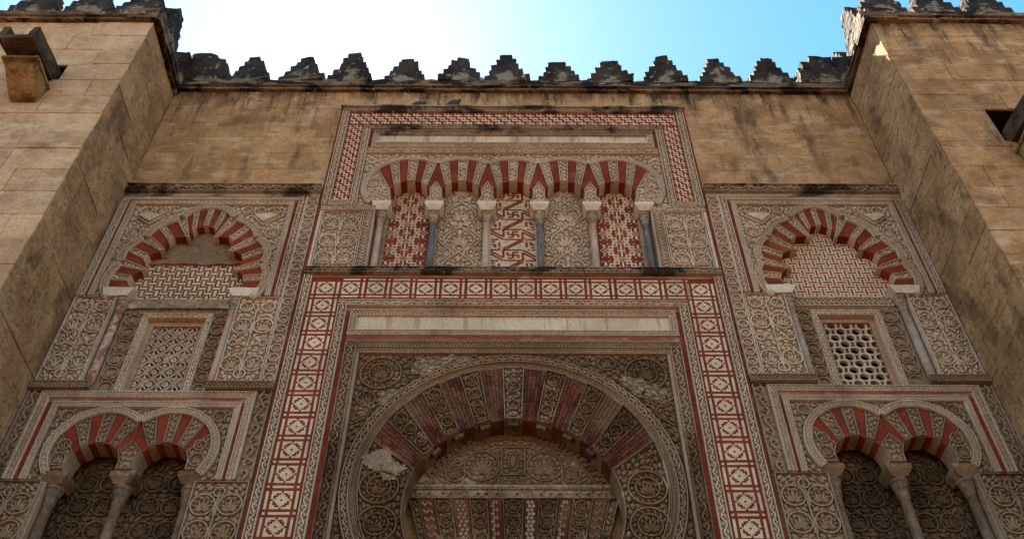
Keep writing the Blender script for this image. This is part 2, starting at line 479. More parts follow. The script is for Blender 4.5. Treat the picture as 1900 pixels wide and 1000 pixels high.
def fill(orn, poly, sym=None, rmax=.034, rmin=.0145, gap=.019, res=.009, edge=.0, stretch=1.7, holes=()):
    """greedy leaf filling of whatever the strokes leave free inside poly (mirrored about x=sym)"""
    poly = np.asarray(poly, float)
    x0, z0 = poly.min(0); x1, z1 = poly.max(0)
    if sym is not None:
        x1 = sym + .004
    gx = np.arange(x0, x1 + res, res); gz = np.arange(z0, z1 + res, res)
    X, Z = np.meshgrid(gx, gz)
    ins = inside(poly, X, Z)
    D = np.full(X.shape, 9.0)
    def upd(S, w, win=None):
        if win is None:
            for q in np.array_split(S, max(1, len(S) // 60)):
                d = np.sqrt((X[..., None] - q[:, 0]) ** 2 + (Z[..., None] - q[:, 1]) ** 2).min(-1) - w
                np.minimum(D, d, out=D)
        else:
            i0, i1, j0, j1 = win
            d = np.sqrt((X[i0:i1, j0:j1, None] - S[:, 0]) ** 2 + (Z[i0:i1, j0:j1, None] - S[:, 1]) ** 2).min(-1) - w
            D[i0:i1, j0:j1] = np.minimum(D[i0:i1, j0:j1], d)
    def updl(S, w):
        m = .22
        lo = S.min(0) - m; hi = S.max(0) + m
        j0 = max(0, int((lo[0] - x0) / res)); j1 = min(X.shape[1], int((hi[0] - x0) / res) + 2)
        i0 = max(0, int((lo[1] - z0) / res)); i1 = min(X.shape[0], int((hi[1] - z0) / res) + 2)
        if j1 > j0 and i1 > i0:
            upd(S, w, (i0, i1, j0, j1))
    B = dense(poly, .02)
    for c in np.array_split(B, max(1, len(B) // 12)):
        updl(c, edge)
    for P, w, c in orn.st:
        S = dense(P, .02, c)
        for q in np.array_split(S, max(1, len(S) // 12)):
            updl(q, w / 2)
    for P in orn.lv:
        updl(P[:8], .004)
    D[~ins] = -1
    for h in holes:
        D[inside(h, X, Z)] = -1
    np.minimum(D, .2, out=D)
    angs = np.arange(12) * math.pi / 12
    for it in range(1500):
        k = int(D.argmax()); i, j = divmod(k, X.shape[1])
        d = D[i, j]
        if d < rmin:
            break
        x, z = X[i, j], Z[i, j]
        r = min(d - gap / 2, rmax)
        best, ba = -9, 0
        for a in angs:
            dx, dz = math.cos(a) * r * stretch, math.sin(a) * r * stretch
            s_ = 9
            for sg in (1, -1):
                ii = int(round((z + sg * dz - z0) / res)); jj = int(round((x + sg * dx - x0) / res))
                if sym is not None and jj >= X.shape[1]:
                    jj = 2 * (X.shape[1] - 1) - jj
                s_ = min(s_, D[ii, jj] if 0 <= ii < X.shape[0] and 0 <= jj < X.shape[1] else -1)
            s_ += .002 * abs(math.sin(a)) + random.uniform(0, .004)
            if s_ > best:
                best, ba = s_, a
        st = stretch if best > -.004 else 1.05
        L, W = 2 * r * st, 2 * r * .88
        lost = random.random() < .03
        if not lost:
            orn.leaf(x, z, ba, L, W)
        S = np.array([(x + math.cos(ba) * t * L / 2, z + math.sin(ba) * t * L / 2) for t in (-.75, -.4, 0, .4, .75)])
        updl(S, W * .42)
        D[max(0, i - 1):i + 2, max(0, j - 1):j + 2] = -1
        if sym is not None and abs(x - sym) > .012 and random.random() > .03:
            orn.leaf(2 * sym - x, z, math.pi - ba, L, W)
    return orn

def mirror(orn, xs):
    o = Orn(); o.extend(orn, lambda P: P * (-1, 1) + (2 * xs, 0))
    orn.st += o.st; orn.lv += o.lv
    return orn

def scroll(L, w, P=None, tw=.018, edge=True):
    """vine scroll band along u in [0,L], v in [-w/2,w/2]"""
    o = Orn()
    P = P or w * 1.6
    n = max(1, round(L / P)); P = L / n
    A = w * .19
    if edge:
        for s in (-1, 1):
            o.stroke([(u, s * (w / 2 - .009)) for u in np.linspace(0, L, 2 + int(L / .08))], .015)
    u = np.linspace(0, L, n * 8 + 1)
    o.stroke(np.stack([u, A * np.sin(2 * math.pi * u / P)], 1), tw)
    Rr = w * .27
    for k in range(2 * n):
        s = 1 if k % 2 == 0 else -1
        c = (P * (.25 + .5 * k), -s * w * .06)
        t = np.linspace(0, 1, 9)
        a = s * (math.pi * .95 - t * 2 * math.pi * 1.05)
        r = Rr * (1 - .72 * t)
        o.stroke(np.stack([c[0] + r * np.cos(a) * .95, c[1] + s * 0 + r * np.sin(a)], 1), tw * .85)
        o.leaf(P * (.5 * k), s * -w * .27, s * .7, w * .32, w * .13)
    return o

def lozenge(L, w, tw=.016, edge=True):
    o = Orn()
    P = w * .8
    n = max(1, round(L / P)); P = L / n
    h = w / 2 - (.022 if edge else .006)
    if edge:
        for s in (-1, 1):
            o.stroke([(u, s * (w / 2 - .008)) for u in np.linspace(0, L, 2 + int(L / .08))], .014)
    for s in (-1, 1):
        o.stroke([(P * k / 2, s * h * (1 if k % 2 else -1)) for k in range(2 * n + 1)], tw)
    for k in range(n):
        for q in (0, .5):
            o.leaf(P * (k + q + .25) - P * .25, 0, 0 if q else math.pi / 2, P * .34, P * .22)
    return o

def roundels(L, w, tw=.018, edge=True):
    o = Orn()
    n = max(1, round(L / (w * .98))); P = L / n
    r = min(P, w - (.03 if edge else 0)) / 2 - .012
    if edge:
        for s in (-1, 1):
            o.stroke([(u, s * (w / 2 - .008)) for u in np.linspace(0, L, 2 + int(L / .08))], .014)
    for k in range(n):
        u = P * (k + .5)
        o.circle(u, 0, r, tw, 14)
        o.palmette(u, 0, r * .72, 0, 5, .36)
        for s in (-1, 1):
            o.leaf(u + P / 2, s * w * .30, s * .9, w * .22, w * .10)
    return o

def kufic(L, w, edge=True):
    """band of angular letter-like strokes: tall stems, a base line, hooked ends"""
    rnd = random.Random(5); o = Orn()
    if edge:
        for s in (-1, 1):
            o.stroke([(u, s * (w / 2 - .008)) for u in np.linspace(0, L, 2 + int(L / .12))], .014)
    u = .03; h = w * .32
    while u < L - .05:
        k = rnd.choice('ISOLTS')
        if k == 'I':
            o.stroke([(u, -h), (u, h), (u + .018, h + .004)], .016); u += .035
        elif k == 'L':
            o.stroke([(u, h), (u, -h), (u + .06, -h)], .016); u += .05
        elif k == 'O':
            o.circle(u + .02, -h * .4, .022, .014, 8); o.stroke([(u, -h), (u + .07, -h)], .014); u += .07
        elif k == 'S':
            o.stroke([(u, -h), (u + .05, -h), (u + .05, 0), (u + .09, 0), (u + .09, h * .6)], .015); u += .11
        else:
            o.stroke([(u, -h), (u + .04, -h), (u + .04, h * .2), (u + .02, h * .9)], .016); u += .06
    return o

KIND = {'scroll': scroll, 'lozenge': lozenge, 'roundels': roundels, 'kufic': kufic}
def vband(mb, x0, x1, z0, z1, kind='scroll', y=0.0, d=.026, plate=.12):
    d *= 2.2; y += .024
    prism(mb, rect(x0, x1, z0, z1), y + plate, y)
    xc = (x0 + x1) / 2
    KIND[kind](z1 - z0, x1 - x0).emit(mb, y, y - d, lambda P: np.stack([xc - P[:, 1], z0 + P[:, 0]], 1))
def hband(mb, x0, x1, z0, z1, kind='scroll', y=0.0, d=.026, plate=.12):
    d *= 2.2; y += .024
    prism(mb, rect(x0, x1, z0, z1), y + plate, y)
    zc = (z0 + z1) / 2
    KIND[kind](x1 - x0, z1 - z0).emit(mb, y, y - d, lambda P: np.stack([x0 + P[:, 0], zc + P[:, 1]], 1))
def arcband(mb, cx, cz, r0, r1, a0, a1, kind='scroll', y=0.0, d=.026, plate=.10):
    d *= 2.2; y += .024
    """angles measured from the vertical, clockwise positive"""
    n = max(8, int(abs(a1 - a0) * r1 / .035))
    A = np.linspace(a0, a1, n + 1)
    pt = lambda r, a: np.stack([cx + r * np.sin(a), cz + r * np.cos(a)], 1)
    o = pt(r1, A); i = pt(r0, A)
    for k in range(n):
        prism(mb, [i[k], i[k + 1], o[k + 1], o[k]], y + plate, y)
    rm = (r0 + r1) / 2
    KIND[kind](abs(a1 - a0) * rm, r1 - r0).emit(mb, y, y - d, lambda P: pt(rm + P[:, 1], a0 + (P[:, 0] / rm) * (1 if a1 > a0 else -1)))

def vb(t, name, m, *a, **k):
    mb = MB(); vband(mb, *a, **k); return obj(name, mb, m, t)
def hb(t, name, m, *a, **k):
    mb = MB(); hband(mb, *a, **k); return obj(name, mb, m, t)
def bar(t, name, m, x0, x1, z0, z1, yb, yf, ch=.0):
    mb = MB(); prism(mb, rect(x0, x1, z0, z1), yb, yf, ch); return obj(name, mb, m, t)

def carved_poly(mb, P, yb, y, d=.022, rmax=.026, border=.014, sym=None, pre=None, res=.010):
    """a stone face with a raised edge fillet and dense leaf carving"""
    P = ccw(P)
    d *= 2.3; y += .020
    prism(mb, P, yb, y)
    o = Orn()
    Q = inset(P, border * .6 + .003)
    o.stroke(np.concatenate([Q, Q[:1]]), border)
    if pre:
        pre(o)
    fill(o, inset(P, border + .006), sym=sym, rmax=rmax, rmin=.0135, res=res, gap=.016)
    o.emit(mb, y, y - d)
    return mb

def pixels(mb, rows, x0, z1, cw, ch, yb, yf, on='1', thin=0.0):
    """bitmap inlay: runs of lit cells become raised pieces"""
    for r, row in enumerate(rows):
        c = 0
        while c < len(row):
            if row[c] == on:
                e = c
                while e < len(row) and row[e] == on:
                    e += 1
                tz = thin * ch / 2 if e - c > 1 else 0.0
                tx = thin * cw / 2
                prism(mb, rect(x0 + c * cw + tx, x0 + e * cw - tx, z1 - (r + 1) * ch + tz, z1 - r * ch - tz), yb, yf)
                c = e
            else:
                c += 1
    return mb

def arc(cx, cz, r, a0, a1, n=8):
    A = np.linspace(a0, a1, n + 1)
    return np.stack([cx + r * np.sin(A), cz + r * np.cos(A)], 1)

def clipx(P, xm, keep):
    """clip polygon to keep*(x-xm) <= 0"""
    out = []
    P = [tuple(p) for p in P]
    for a, b in zip(P, P[1:] + P[:1]):
        ia, ib = keep * (a[0] - xm) <= 1e-9, keep * (b[0] - xm) <= 1e-9
        if ia:
            out.append(a)
        if ia != ib:
            t = (xm - a[0]) / (b[0] - a[0])
            out.append((xm, a[1] + t * (b[1] - a[1])))
    return out

def up_angle(x, zc, r):
    return math.asin(max(-1, min(1, x / r)))
# ------------------------------------------------------------------ ground and street
g = MB(); box(g, -600, 600, -600, 600, -.5, 0)
go = link('ground', g.mesh('ground', 'paving')); go['kind'] = 'structure'

# ------------------------------------------------------------------ walls
WX, BY, TOP = 6.94, -1.63, 18.72

def block_mesh(w, d, h, ch=.006, ed=.004):
    """face block: width w along x, height h along z, front at y=0 with worn edges, body behind"""
    m = MB()
    P = dense(ccw(rect(-w / 2, w / 2, -h / 2, h / 2)), .15)
    P = P + np.random.RandomState(random.randrange(10 ** 6)).uniform(-ed, ed * .4, P.shape) * np.sign(P)
    return prism(m, P, d, 0.0, ch)

def courses(z0, z1, h):
    z = [z1]
    while z[-1] - h > z0 + .15:
        z.append(z[-1] - h * random.uniform(.93, 1.07))
    z.append(z0)
    return z

def joints(a, b, L):
    x = [a]; s = random.uniform(.35, 1.0) * L
    while x[-1] + s < b - .3 * L:
        x.append(x[-1] + s); s = random.uniform(.65, 1.35) * L
    x.append(b)
    return x

def lay(parent, org, face, a, b, za, zb, m, L=1.05, gap=.001, d=.03, jit=.003, ch=.003, ed=.0035):
    """one course of blocks between a and b; face: 'front' (y=org y) or 'side' (x plane, dir)"""
    js = joints(a, b, L)
    for u0, u1 in zip(js[:-1], js[1:]):
        w, h = u1 - u0 - gap, zb - za - gap
        if w < .05 or h < .05:
            continue
        me = block_mesh(w, d, h, ch, ed).mesh('stone_block', m)
        o = link('stone_block', me, parent)
        uc, zc = (u0 + u1) / 2, (za + zb) / 2
        j = random.uniform(-jit, jit)
        if face[0] == 'front':
            p = (uc, face[1] + j, zc)
        else:
            p = (face[1] + face[2] * j, uc, zc)
            o.rotation_euler = (0, 0, R(90) if face[2] > 0 else R(-90))
        o.location = Vector(p) - Vector(org)

def merlon_mesh(seed, w=.90, h=1.08, t=.42, wear=0.0):
    m = MB()
    steps = [(1.0, 0, .22), (.80, .22, .42), (.62, .42, .62), (.45, .62, .82), (.29, .82, 1.0)]
    rr = random.Random(seed)
    for k, (f, a, b) in enumerate(steps):
        if wear and b > 1 - wear:
            if a > 1 - wear - .02:
                continue
            b = 1 - wear + rr.uniform(-.03, .05)
        dx = rr.uniform(-.025, .025)
        ww = w * f * rr.uniform(.94, 1.06)
        gbox(m, dx - ww / 2, dx + ww / 2, -t / 2 * (1 - .04 * k), t / 2 * (1 - .04 * k), h * a - (.03 if k else 0), h * b, max(3, int(ww / .09)), 4, 3, 0.024 + .02 * wear, 5.0, seed * 3.7)
    return m.mesh('merlon', 'merlon')

def cornice_mesh(x0, x1, yb, yf, z0, z1, seed, nx=None):
    m = MB()
    n = nx or max(8, int((x1 - x0) / .10))
    gbox(m, x0, x1, yf + .05, yb, z0, z0 + .08, n, 3, 1, .010, 3, seed)
    def shp(p, a, b, c):
        return (p.x, p.y + (.06 * c if b < .05 else 0), p.z)
    gbox(m, x0, x1, yf, yb, z0 + .075, z0 + .20, n, 4, 2, .014, 3, seed + 2, shp)
    gbox(m, x0, x1, yf + .07, yb, z0 + .19, z1, n, 4, 2, .030, 4, seed + 5)
    return m

# --- the ashlar wall between the buttresses
wall = thing('ashlar_wall', 'tan stone block wall with stepped battlements between the two buttresses, above the carved doorway', 'wall', (0, 0, 0))
m = MB(); box(m, -WX, WX, .62, 1.6, 0, TOP)
box(m, -WX, WX, .012, .62, 18.06, TOP - .01); box(m, -WX, -3.40, .012, .62, 15.47, 18.06); box(m, 3.40, WX, .012, .62, 15.47, 18.06)
box(m, -WX, WX, .03, .62, 0, 7.35)
obj('wall_core', m, 'mortar', wall)
zs = [18.72, 18.115, 17.60, 17.10, 16.58, 16.06, 15.50]
for k, (zb, za) in enumerate(zip(zs[:-1], zs[1:])):
    if k == 0:
        lay(wall, (0, 0, 0), ('front', 0), -WX + .005, WX - .005, za, zb, 'ashlar', 1.15)
    else:
        for a, b in ((-WX + .005, -3.435), (3.435, WX - .005)):
            lay(wall, (0, 0, 0), ('front', 0), a, b, za, zb, 'ashlar', 1.1)
obj('cornice', cornice_mesh(-WX + .01, WX - .01, .55, -.13, 18.72, 19.13, 1.0), 'cornice', wall)
ms = [(-5.53, 1.08, 0), (-4.44, 1.06, 0), (-3.40, 1.12, 0), (-2.25, 1.05, .10), (-1.13, 1.08, 0), (-.13, 1.15, .0), (.98, 1.08, .14), (2.07, 1.0, .16), (3.21, 1.04, 0), (4.34, 1.02, 0), (5.40, 1.02, .08)]
for i, (x, h, wr) in enumerate(ms):
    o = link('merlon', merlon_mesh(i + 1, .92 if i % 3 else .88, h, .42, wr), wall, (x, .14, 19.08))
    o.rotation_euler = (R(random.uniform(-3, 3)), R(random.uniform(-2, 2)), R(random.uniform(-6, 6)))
for s, nm in ((-1, 11), (1, 12)):
    m = MB()
    gbox(m, -.46, .46, -.22, .22, 0, .62, 8, 4, 5, .05, 3, nm)
    gbox(m, -.46, .34, -.2, .2, .55, .85, 8, 4, 3, .06, 3, nm + 1)
    gbox(m, -.40, .12, -.18, .18, .80, 1.12, 5, 3, 3, .07, 3, nm + 3)
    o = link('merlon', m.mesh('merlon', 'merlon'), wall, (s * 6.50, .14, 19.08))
    o['label'] = 'broken end battlement against the buttress'
    o.scale.x = -s if s > 0 else 1

# --- the two buttresses
def buttress(s, label):
    x_in, x_out = 6.94, 9.90
    top = 18.56 if s < 0 else 18.70
    b = thing('buttress', label, 'buttress', (s * x_in, BY, 0))
    org = (s * x_in, BY, 0)
    m = MB()
    xa, xb = sorted((s * (x_in + .012), s * (x_out - .012)))
    hz = (16.455, 16.95) if s < 0 else (14.69, 15.66)
    hx = sorted((s * 8.04, s * 8.76))
    for (a0, a1, c0, c1) in ((xa, hx[0], 0, top - .01), (hx[1], xb, 0, top - .01), (hx[0], hx[1], 0, hz[0]), (hx[0], hx[1], hz[1], top - .01)):
        box(m, a0, a1, BY + .012, 1.2, c0, c1)
    obj('wall_core', m, 'mortar', b)
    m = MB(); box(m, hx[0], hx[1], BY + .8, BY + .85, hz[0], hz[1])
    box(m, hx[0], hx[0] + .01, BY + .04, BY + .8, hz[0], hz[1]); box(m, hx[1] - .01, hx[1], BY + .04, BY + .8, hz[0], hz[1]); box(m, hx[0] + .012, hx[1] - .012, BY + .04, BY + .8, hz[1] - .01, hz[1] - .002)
    obj('spout_opening', m, 'dark', b)  # near-black liner puts the shade of the drain hole into its colour
    fm = 'ashlar_pale' if s < 0 else 'ashlar'
    cs = courses(7.5, top, .53)
    fa, fb = sorted((s * x_in, s * x_out))
    # the courses that meet the drain opening are cut at its edges
    cut = sorted(set(cs + list(hz)), reverse=True)
    for i, (zb, za) in enumerate(zip(cut[:-1], cut[1:])):
        if zb - za < .09:
            pass
        if za >= hz[0] - .01 and zb <= hz[1] + .01:
            lay(b, org, ('front', BY), fa, hx[0], za, zb, fm, 1.1)
            lay(b, org, ('front', BY), hx[1], fb, za, zb, fm, 1.1)
        else:
            lay(b, org, ('front', BY), fa, fb, za, zb, fm, 1.15 if zb > 13 else 1.5, .003, .03, .008, .006, .008)
    cs2 = courses(7.5, top, .56)
    for i, (zb, za) in enumerate(zip(cs2[:-1], cs2[1:])):
        lay(b, org, ('side', s * x_in, -s), BY + .031, -.005, za, zb, 'ashlar_side', .8, .001, .03, .008, .004, .004)
    # moulded cornice on the front and on the return
    m = MB()
    c = cornice_mesh(-1.62, 1.62, .5, -.13, 0, .36, 20 + s)
    o = link('cornice', c.mesh('cornice', 'cornice'), b, Vector((s * (x_in + x_out) / 2, BY, top)) - Vector(org))
    c = cornice_mesh(-.95, .95, .5, -.13, 0, .37, 30 + s, 22)
    o = link('cornice', c.mesh('cornice', 'cornice'), b, Vector((s * x_in, BY + .83, top + .004)) - Vector(org))
    o.rotation_euler = (0, 0, R(90) if s < 0 else R(-90))
    # battlements: along the front and along the return
    for i, dx in enumerate((.42, 1.46, 2.50)):
        link('merlon', merlon_mesh(40 + i * 3 + s, .94, 1.15, .44, .0 if i else .05), b, Vector((s * (x_in + dx - .02), BY + .17, top + .33)) - Vector(org))
    for i, dy in enumerate((.50, 1.50)):
        o = link('merlon', merlon_mesh(60 + i * 5 + s, .92, 1.15, .44, .1 * i), b, Vector((s * (x_in + .14), BY + dy + .06, top + .33)) - Vector(org))
        o.rotation_euler = (0, 0, R(90))
    # drain spout: an open stone trough on a wedge-shaped corbel, both part of the buttress's drain
    dz = 0.0 if s < 0 else -1.77
    t = thing('waterspout', 'pale stone water spout on the left buttress, dark open trough over a tan corbel' if s < 0 else 'dark stone water spout cut by the right edge, on the right buttress', 'waterspout', (s * 8.38, BY, 15.7 + dz), 'water spouts of the buttresses')
    m = MB()
    def corb(p, a, bb, c):
        f = 1 - bb                       # bb=1 at the wall
        out = (.62 * (.25 + .75 * c)) if c > 0 else .16
        return (s * 8.37 + (a - .5) * (.44 + .12 * c), BY + .05 - out * f, 15.70 + dz + c * (.40 - .02 * f))
    gbox(m, 0, 1, 0, 1, 0, 1, 4, 4, 4, .018, 4, 70 + s, corb)
    obj('corbel', m, 'spout', t, True)
    m = MB()
    def slab(p, a, bb, c):
        return (s * 8.37 + (a - .5) * .62, BY + .03 - .68 * (1 - bb), 16.09 + dz + .055 * c)
    gbox(m, 0, 1, 0, 1, 0, 1, 5, 4, 1, .012, 4, 73 + s, slab)
    obj('corbel_cap', m, 'spout', t)
    m = MB()
    def tr(x0, x1, h0, h1):
        def f(p, a, bb, c):
            y = BY + .25 - 1.20 * (1 - bb)
            base = 16.46 + dz - .26 * (1 - bb) + .02
            return (s * 8.405 + (x0 + (x1 - x0) * a) * (.9 + .12 * (1 - bb)), y, base + h0 + (h1 - h0) * c)
        return f
    for (x0, x1, h0, h1) in ((-.30, .30, 0, .10), (-.30, -.20, .08, .36), (.20, .30, .08, .36)):
        gbox(m, 0, 1, 0, 1, 0, 1, 4 if h1 < .2 else 2, 7, 3, .018, 4, 80 + s + x0, tr(x0, x1, h0, h1))
    obj('trough', m, 'spout_dark', t)
    return b

buttress(-1, 'pale tan stone block buttress on the left, with battlements and a drain opening')
buttress(1, 'brown stone block buttress on the right, with battlements and a drain opening at the edge')
# ------------------------------------------------------------------ generic arches
def circ(zc, r, x, cx):
    """point of the upper half circle at offset x"""
    return (cx + x, zc + math.sqrt(max(0.0, r * r - x * x)))

def wedge(cx, ic, ir, oc, orr, b0, b1, n=4):
    """voussoir polygon between two boundaries b=(x_in, x_out) given right of the axis"""
    I = [circ(ic, ir, b0[0] + (b1[0] - b0[0]) * k / n, cx) for k in range(n + 1)]
    O = [circ(oc, orr, b0[1] + (b1[1] - b0[1]) * k / n, cx) for k in range(n + 1)]
    return I + O[::-1]

def make_arch(t, cx, ic, ir, oc, orr, bnd, half_l, half_r, names=('carved_voussoir', 'red_voussoir'), yb=.2, y=-.010, carved='stucco', red='red', rmax=.024, d=.02):
    """centre piece carved, then red and carved in turn; half_*: clip planes where neighbours meet (None = free)"""
    for s in (1, -1):
        half = half_r if s > 0 else half_l
        prev = None
        for k, b in enumerate(bnd):
            b = (b[0] * s, b[1] * s)
            if k == 0:
                if s > 0:
                    P = wedge(cx, ic, ir, oc, orr, (-b[0], -b[1]), b)
                    m = MB(); carved_poly(m, P, yb, y, d, rmax, .012)
                    obj(names[0], m, carved, t)
            else:
                P = wedge(cx, ic, ir, oc, orr, prev, b)
                if half is not None:
                    P = clipx(P, cx + s * half, s)
                if len(P) > 2:
                    m = MB()
                    if k % 2:
                        prism(m, inset(ccw(P), .002), yb, y + .004, .004)
                        obj(names[1], m, red, t)
                    else:
                        carved_poly(m, P, yb, y, d, rmax, .012)
                        obj(names[0], m, carved, t)
            prev = b

def column(t, x, y, z0, zc0, zc1, zi, r, m_sh, w_i, m_imp='marble_white', m_cap='capital', depth=.30):
    """shaft z0..zc0, capital zc0..zc1, impost block zc1..zi"""
    m = MB()
    lathe(m, x, y, [(r * 1.0, z0 + .08), (r * 1.0, z0 + (zc0 - z0) * .5), (r * .93, zc0 - .02), (r * 1.1, zc0 - .015), (r * 1.1, zc0)], 16)
    sh = obj('column', m, m_sh, t, True)
    m = MB()
    lathe(m, x, y, [(r * 1.35, z0), (r * 1.45, z0 + .02), (r * 1.35, z0 + .04), (r * 1.15, z0 + .05), (r * 1.25, z0 + .07), (r * 1.02, z0 + .09)], 16)
    obj('base', m, m_imp, sh, True)
    m = MB(); h = zc1 - zc0
    lathe(m, x, y, [(r * 1.0, zc0), (r * 1.12, zc0 + h * .3), (r * 1.5, zc0 + h * .72), (r * 1.75, zc0 + h * .8), (r * 1.6, zc1)], 12)
    for q in range(8):                                       # two tiers of bent leaves
        for tier in (0, 1):
            a = (q + .5 * tier) * math.pi / 4
            ca, sa = math.cos(a), math.sin(a); tx, ty = -sa, ca
            b0 = zc0 + h * (.05 + .38 * tier); b1 = b0 + h * .42
            r0, r1 = r * (1.05 + .12 * tier), r * (1.45 + .35 * tier)
            w = r * .34
            V = []
            for (rr, zz, ww) in ((r0, b0, w), (r0 + .004, (b0 + b1) / 2, w * 1.1), (r1, b1, w * .7), (r1 + r * .12, b1 - h * .10, w * .3)):
                for sg in (-1, 1):
                    V.append((x + ca * rr + tx * sg * ww, y + sa * rr + ty * sg * ww, zz))
            mb_f = np.array([(0, 1, 3, 2), (2, 3, 5, 4), (4, 5, 7, 6)])
            m.add(V, mb_f)
    obj('capital', m, m_cap, sh)
    if zi > zc1:
        m = MB()
        a, b = w_i * .60, w_i
        V = [(x + sx * ww / 2, y + yy, z) for (ww, yf_, yb_, z) in ((a, -.11, depth, zc1), (b, -.17, depth, zc1 + (zi - zc1) * .55), (b, -.17, depth, zi)) for (sx, yy) in ((-1, yf_), (1, yf_), (1, yb_), (-1, yb_))]
        V = [(px, min(py, .6), pz) for px, py, pz in V]
        F = [(3, 2, 1, 0), (8, 9, 10, 11)] + [(4 * k + i, 4 * k + (i + 1) % 4, 4 * k + 4 + (i + 1) % 4, 4 * k + 4 + i) for k in (0, 1) for i in range(4)]
        m.add(V, F)
        obj('impost_block', m, m_imp, sh)
    return sh

# ------------------------------------------------------------------ upper blind arcade
arc_t = thing('blind_arcade', 'row of five blind horseshoe arches with columns in a red and white fret frame', 'arcade', (0, 0, 13.1))
def band3(name, kind, xi, xo, zt0, zt1, zb, m, y=0.0, d=.026, soot=None):
    """two uprights and a head, one continuous band"""
    for s in (-1, 1):
        a, b = sorted((s * xi, s * xo))
        vb(arc_t, name, m, a, b, zb, zt0, kind, y, d)
    hb(arc_t, name, soot[0], -xo, xo, zt0, zt1, kind, y - .002, d)
band3('carved_band', 'scroll', 3.245, 3.385, 17.94, 18.07, 14.95, 'stucco', -.03, .026, ('stucco_soot', None))
for s in (-1, 1):
    a, b = sorted((s * 3.387, s * 3.43)); bar(arc_t, 'red_fillet', 'red', a, b, 8.0, 18.05, .1, -.012)
m = MB(); gbox(m, -3.44, 3.44, -.10, .1, 18.072, 18.12, 70, 2, 1, .006, 4, 3); obj('top_ledge', m, 'stucco_soot', arc_t)
FRET = ["101000", "111110", "001000", "101111", "100010", "111011", "001000", "111110", "001010"]
m = MB()
for s in (-1, 1):
    a, b = sorted((s * 2.915, s * 3.243)); prism(m, rect(a, b, 15.08, 17.50), .1, -.012)
prism(m, rect(-3.243, 3.243, 17.50, 17.938), .1, -.012)
fr = obj('red_fret_ground', m, 'red', arc_t)
m = MB()
cw = .034; n = int((6.486 - .05) / cw)
rows = [(r * 60)[:n] for r in FRET]
pixels(m, rows, -n * cw / 2, 17.915, cw, .390 / 9, -.010, -.017, '1', .30)
for s in (-1, 1):
    ch = .034; nz = int(2.40 / ch)
    rows = [''.join(FRET[c][(r + (3 if s > 0 else 0)) % 6] for c in range(9)) for r in range(nz)]
    x0 = s * 3.079 - .290 / 2
    pixels(m, rows, x0, 15.10 + nz * ch, .290 / 9, ch, -.010, -.017, '1', .30)
obj('fret_inlay', m, 'white', fr, kind='stuff')
for s in (-1, 1):
    hb(arc_t, 'carved_band', 'stucco', *sorted((s * 2.915, s * 3.243)), 14.95, 15.078, 'lozenge', -.022)
band3('carved_band', 'scroll', 2.775, 2.912, 17.36, 17.498, 14.95, 'stucco', -.012, .026, ('stucco_soot', None))
m = MB(); prism(m, rect(-2.774, 2.774, 16.725, 17.358), .1, .012); obj('red_backing', m, 'red', arc_t)
def plaque(t, x, z0, z1, wx, w0, w1, soot, kind='lozenge', nslab=6):
    hb(t, 'plaque_frame', soot or 'stucco', -x, x, w1, z1, kind, -.008)
    hb(t, 'plaque_frame', 'stucco', -x, x, z0, w0, kind, -.008)
    for s in (-1, 1):
        vb(t, 'plaque_frame', 'stucco', *sorted((s * wx, s * x)), w0, w1, kind, -.010)
    for k in range(nslab):
        mb = MB(); a = -wx + 2 * wx * k / nslab
        prism(mb, rect(a + .0015, a + 2 * wx / nslab - .0015, w0, w1), .1, .004, .003)
        obj('plaque_slab', mb, 'plaque', t)
plaque(arc_t, 2.70, 16.755, 17.31, 2.585, 16.905, 17.165, 'stucco_soot')
m = MB(); hband(m, -2.75, 2.75, 16.555, 16.720, 'scroll', -.012); obj('carved_band', m, 'stucco', arc_t)
# spandrel above the arches
AC = [-1.86, -.93, 0.0, .93, 1.86]; ZC, RR = 15.53, .80
def arcs_outline(R_, z_low):
    pts = []
    for i, c in enumerate(AC):
        a0 = -math.asin(.465 / R_) if i else -(math.pi / 2 + math.asin((ZC - z_low) / R_))
        a1 = math.asin(.465 / R_) if i < 4 else (math.pi / 2 + math.asin((ZC - z_low) / R_))
        pts.append(arc(c, ZC, R_, a0, a1, 22 if i in (0, 4) else 10))
    return np.concatenate([p if i == 0 else p[1:] for i, p in enumerate(pts)])
ol = arcs_outline(.892, 14.95)
P = np.concatenate([[(2.772, 14.95), (2.772, 16.55), (-2.772, 16.55), (-2.772, 14.95)], ol])
m = MB(); prism(m, P, .1, .040)
o = Orn(); fill(o, P, rmax=.030, rmin=.0135, res=.009); o.emit(m, .040, -.020)
obj('carved_spandrel', m, 'stucco', arc_t)
for i, c in enumerate(AC):
    a = math.asin(.465 / .85)
    a0 = -a if i else -(math.pi / 2 + .62); a1 = a if i < 4 else (math.pi / 2 + .62)
    m = MB(); arcband(m, c, ZC, .802, .890, a0, a1, 'lozenge', -.040 - .001 * (i % 2), .014, .12)
    obj('arch_moulding', m, 'stucco', arc_t)
B = [(.074, .098), (.187, .26), (.298, .435), (.352, .62)]
IC, IR, ZS = 15.32, .37, 15.075
for i, c in enumerate(AC):
    make_arch(arc_t, c, IC, IR, ZC, RR, B, None if i == 0 else .465, None if i == 4 else .465, yb=.29)
def intr(cx, s, x_from, zlow, n=8):
    """intrados from its point at offset x_from (upper half) round and down to z=zlow"""
    a0 = math.asin(min(1, x_from / IR)); a1 = math.pi / 2 + math.asin((IC - zlow) / IR)
    return [(cx + s * IR * math.sin(a), IC + IR * math.cos(a)) for a in np.linspace(a0, a1, n + 1)]
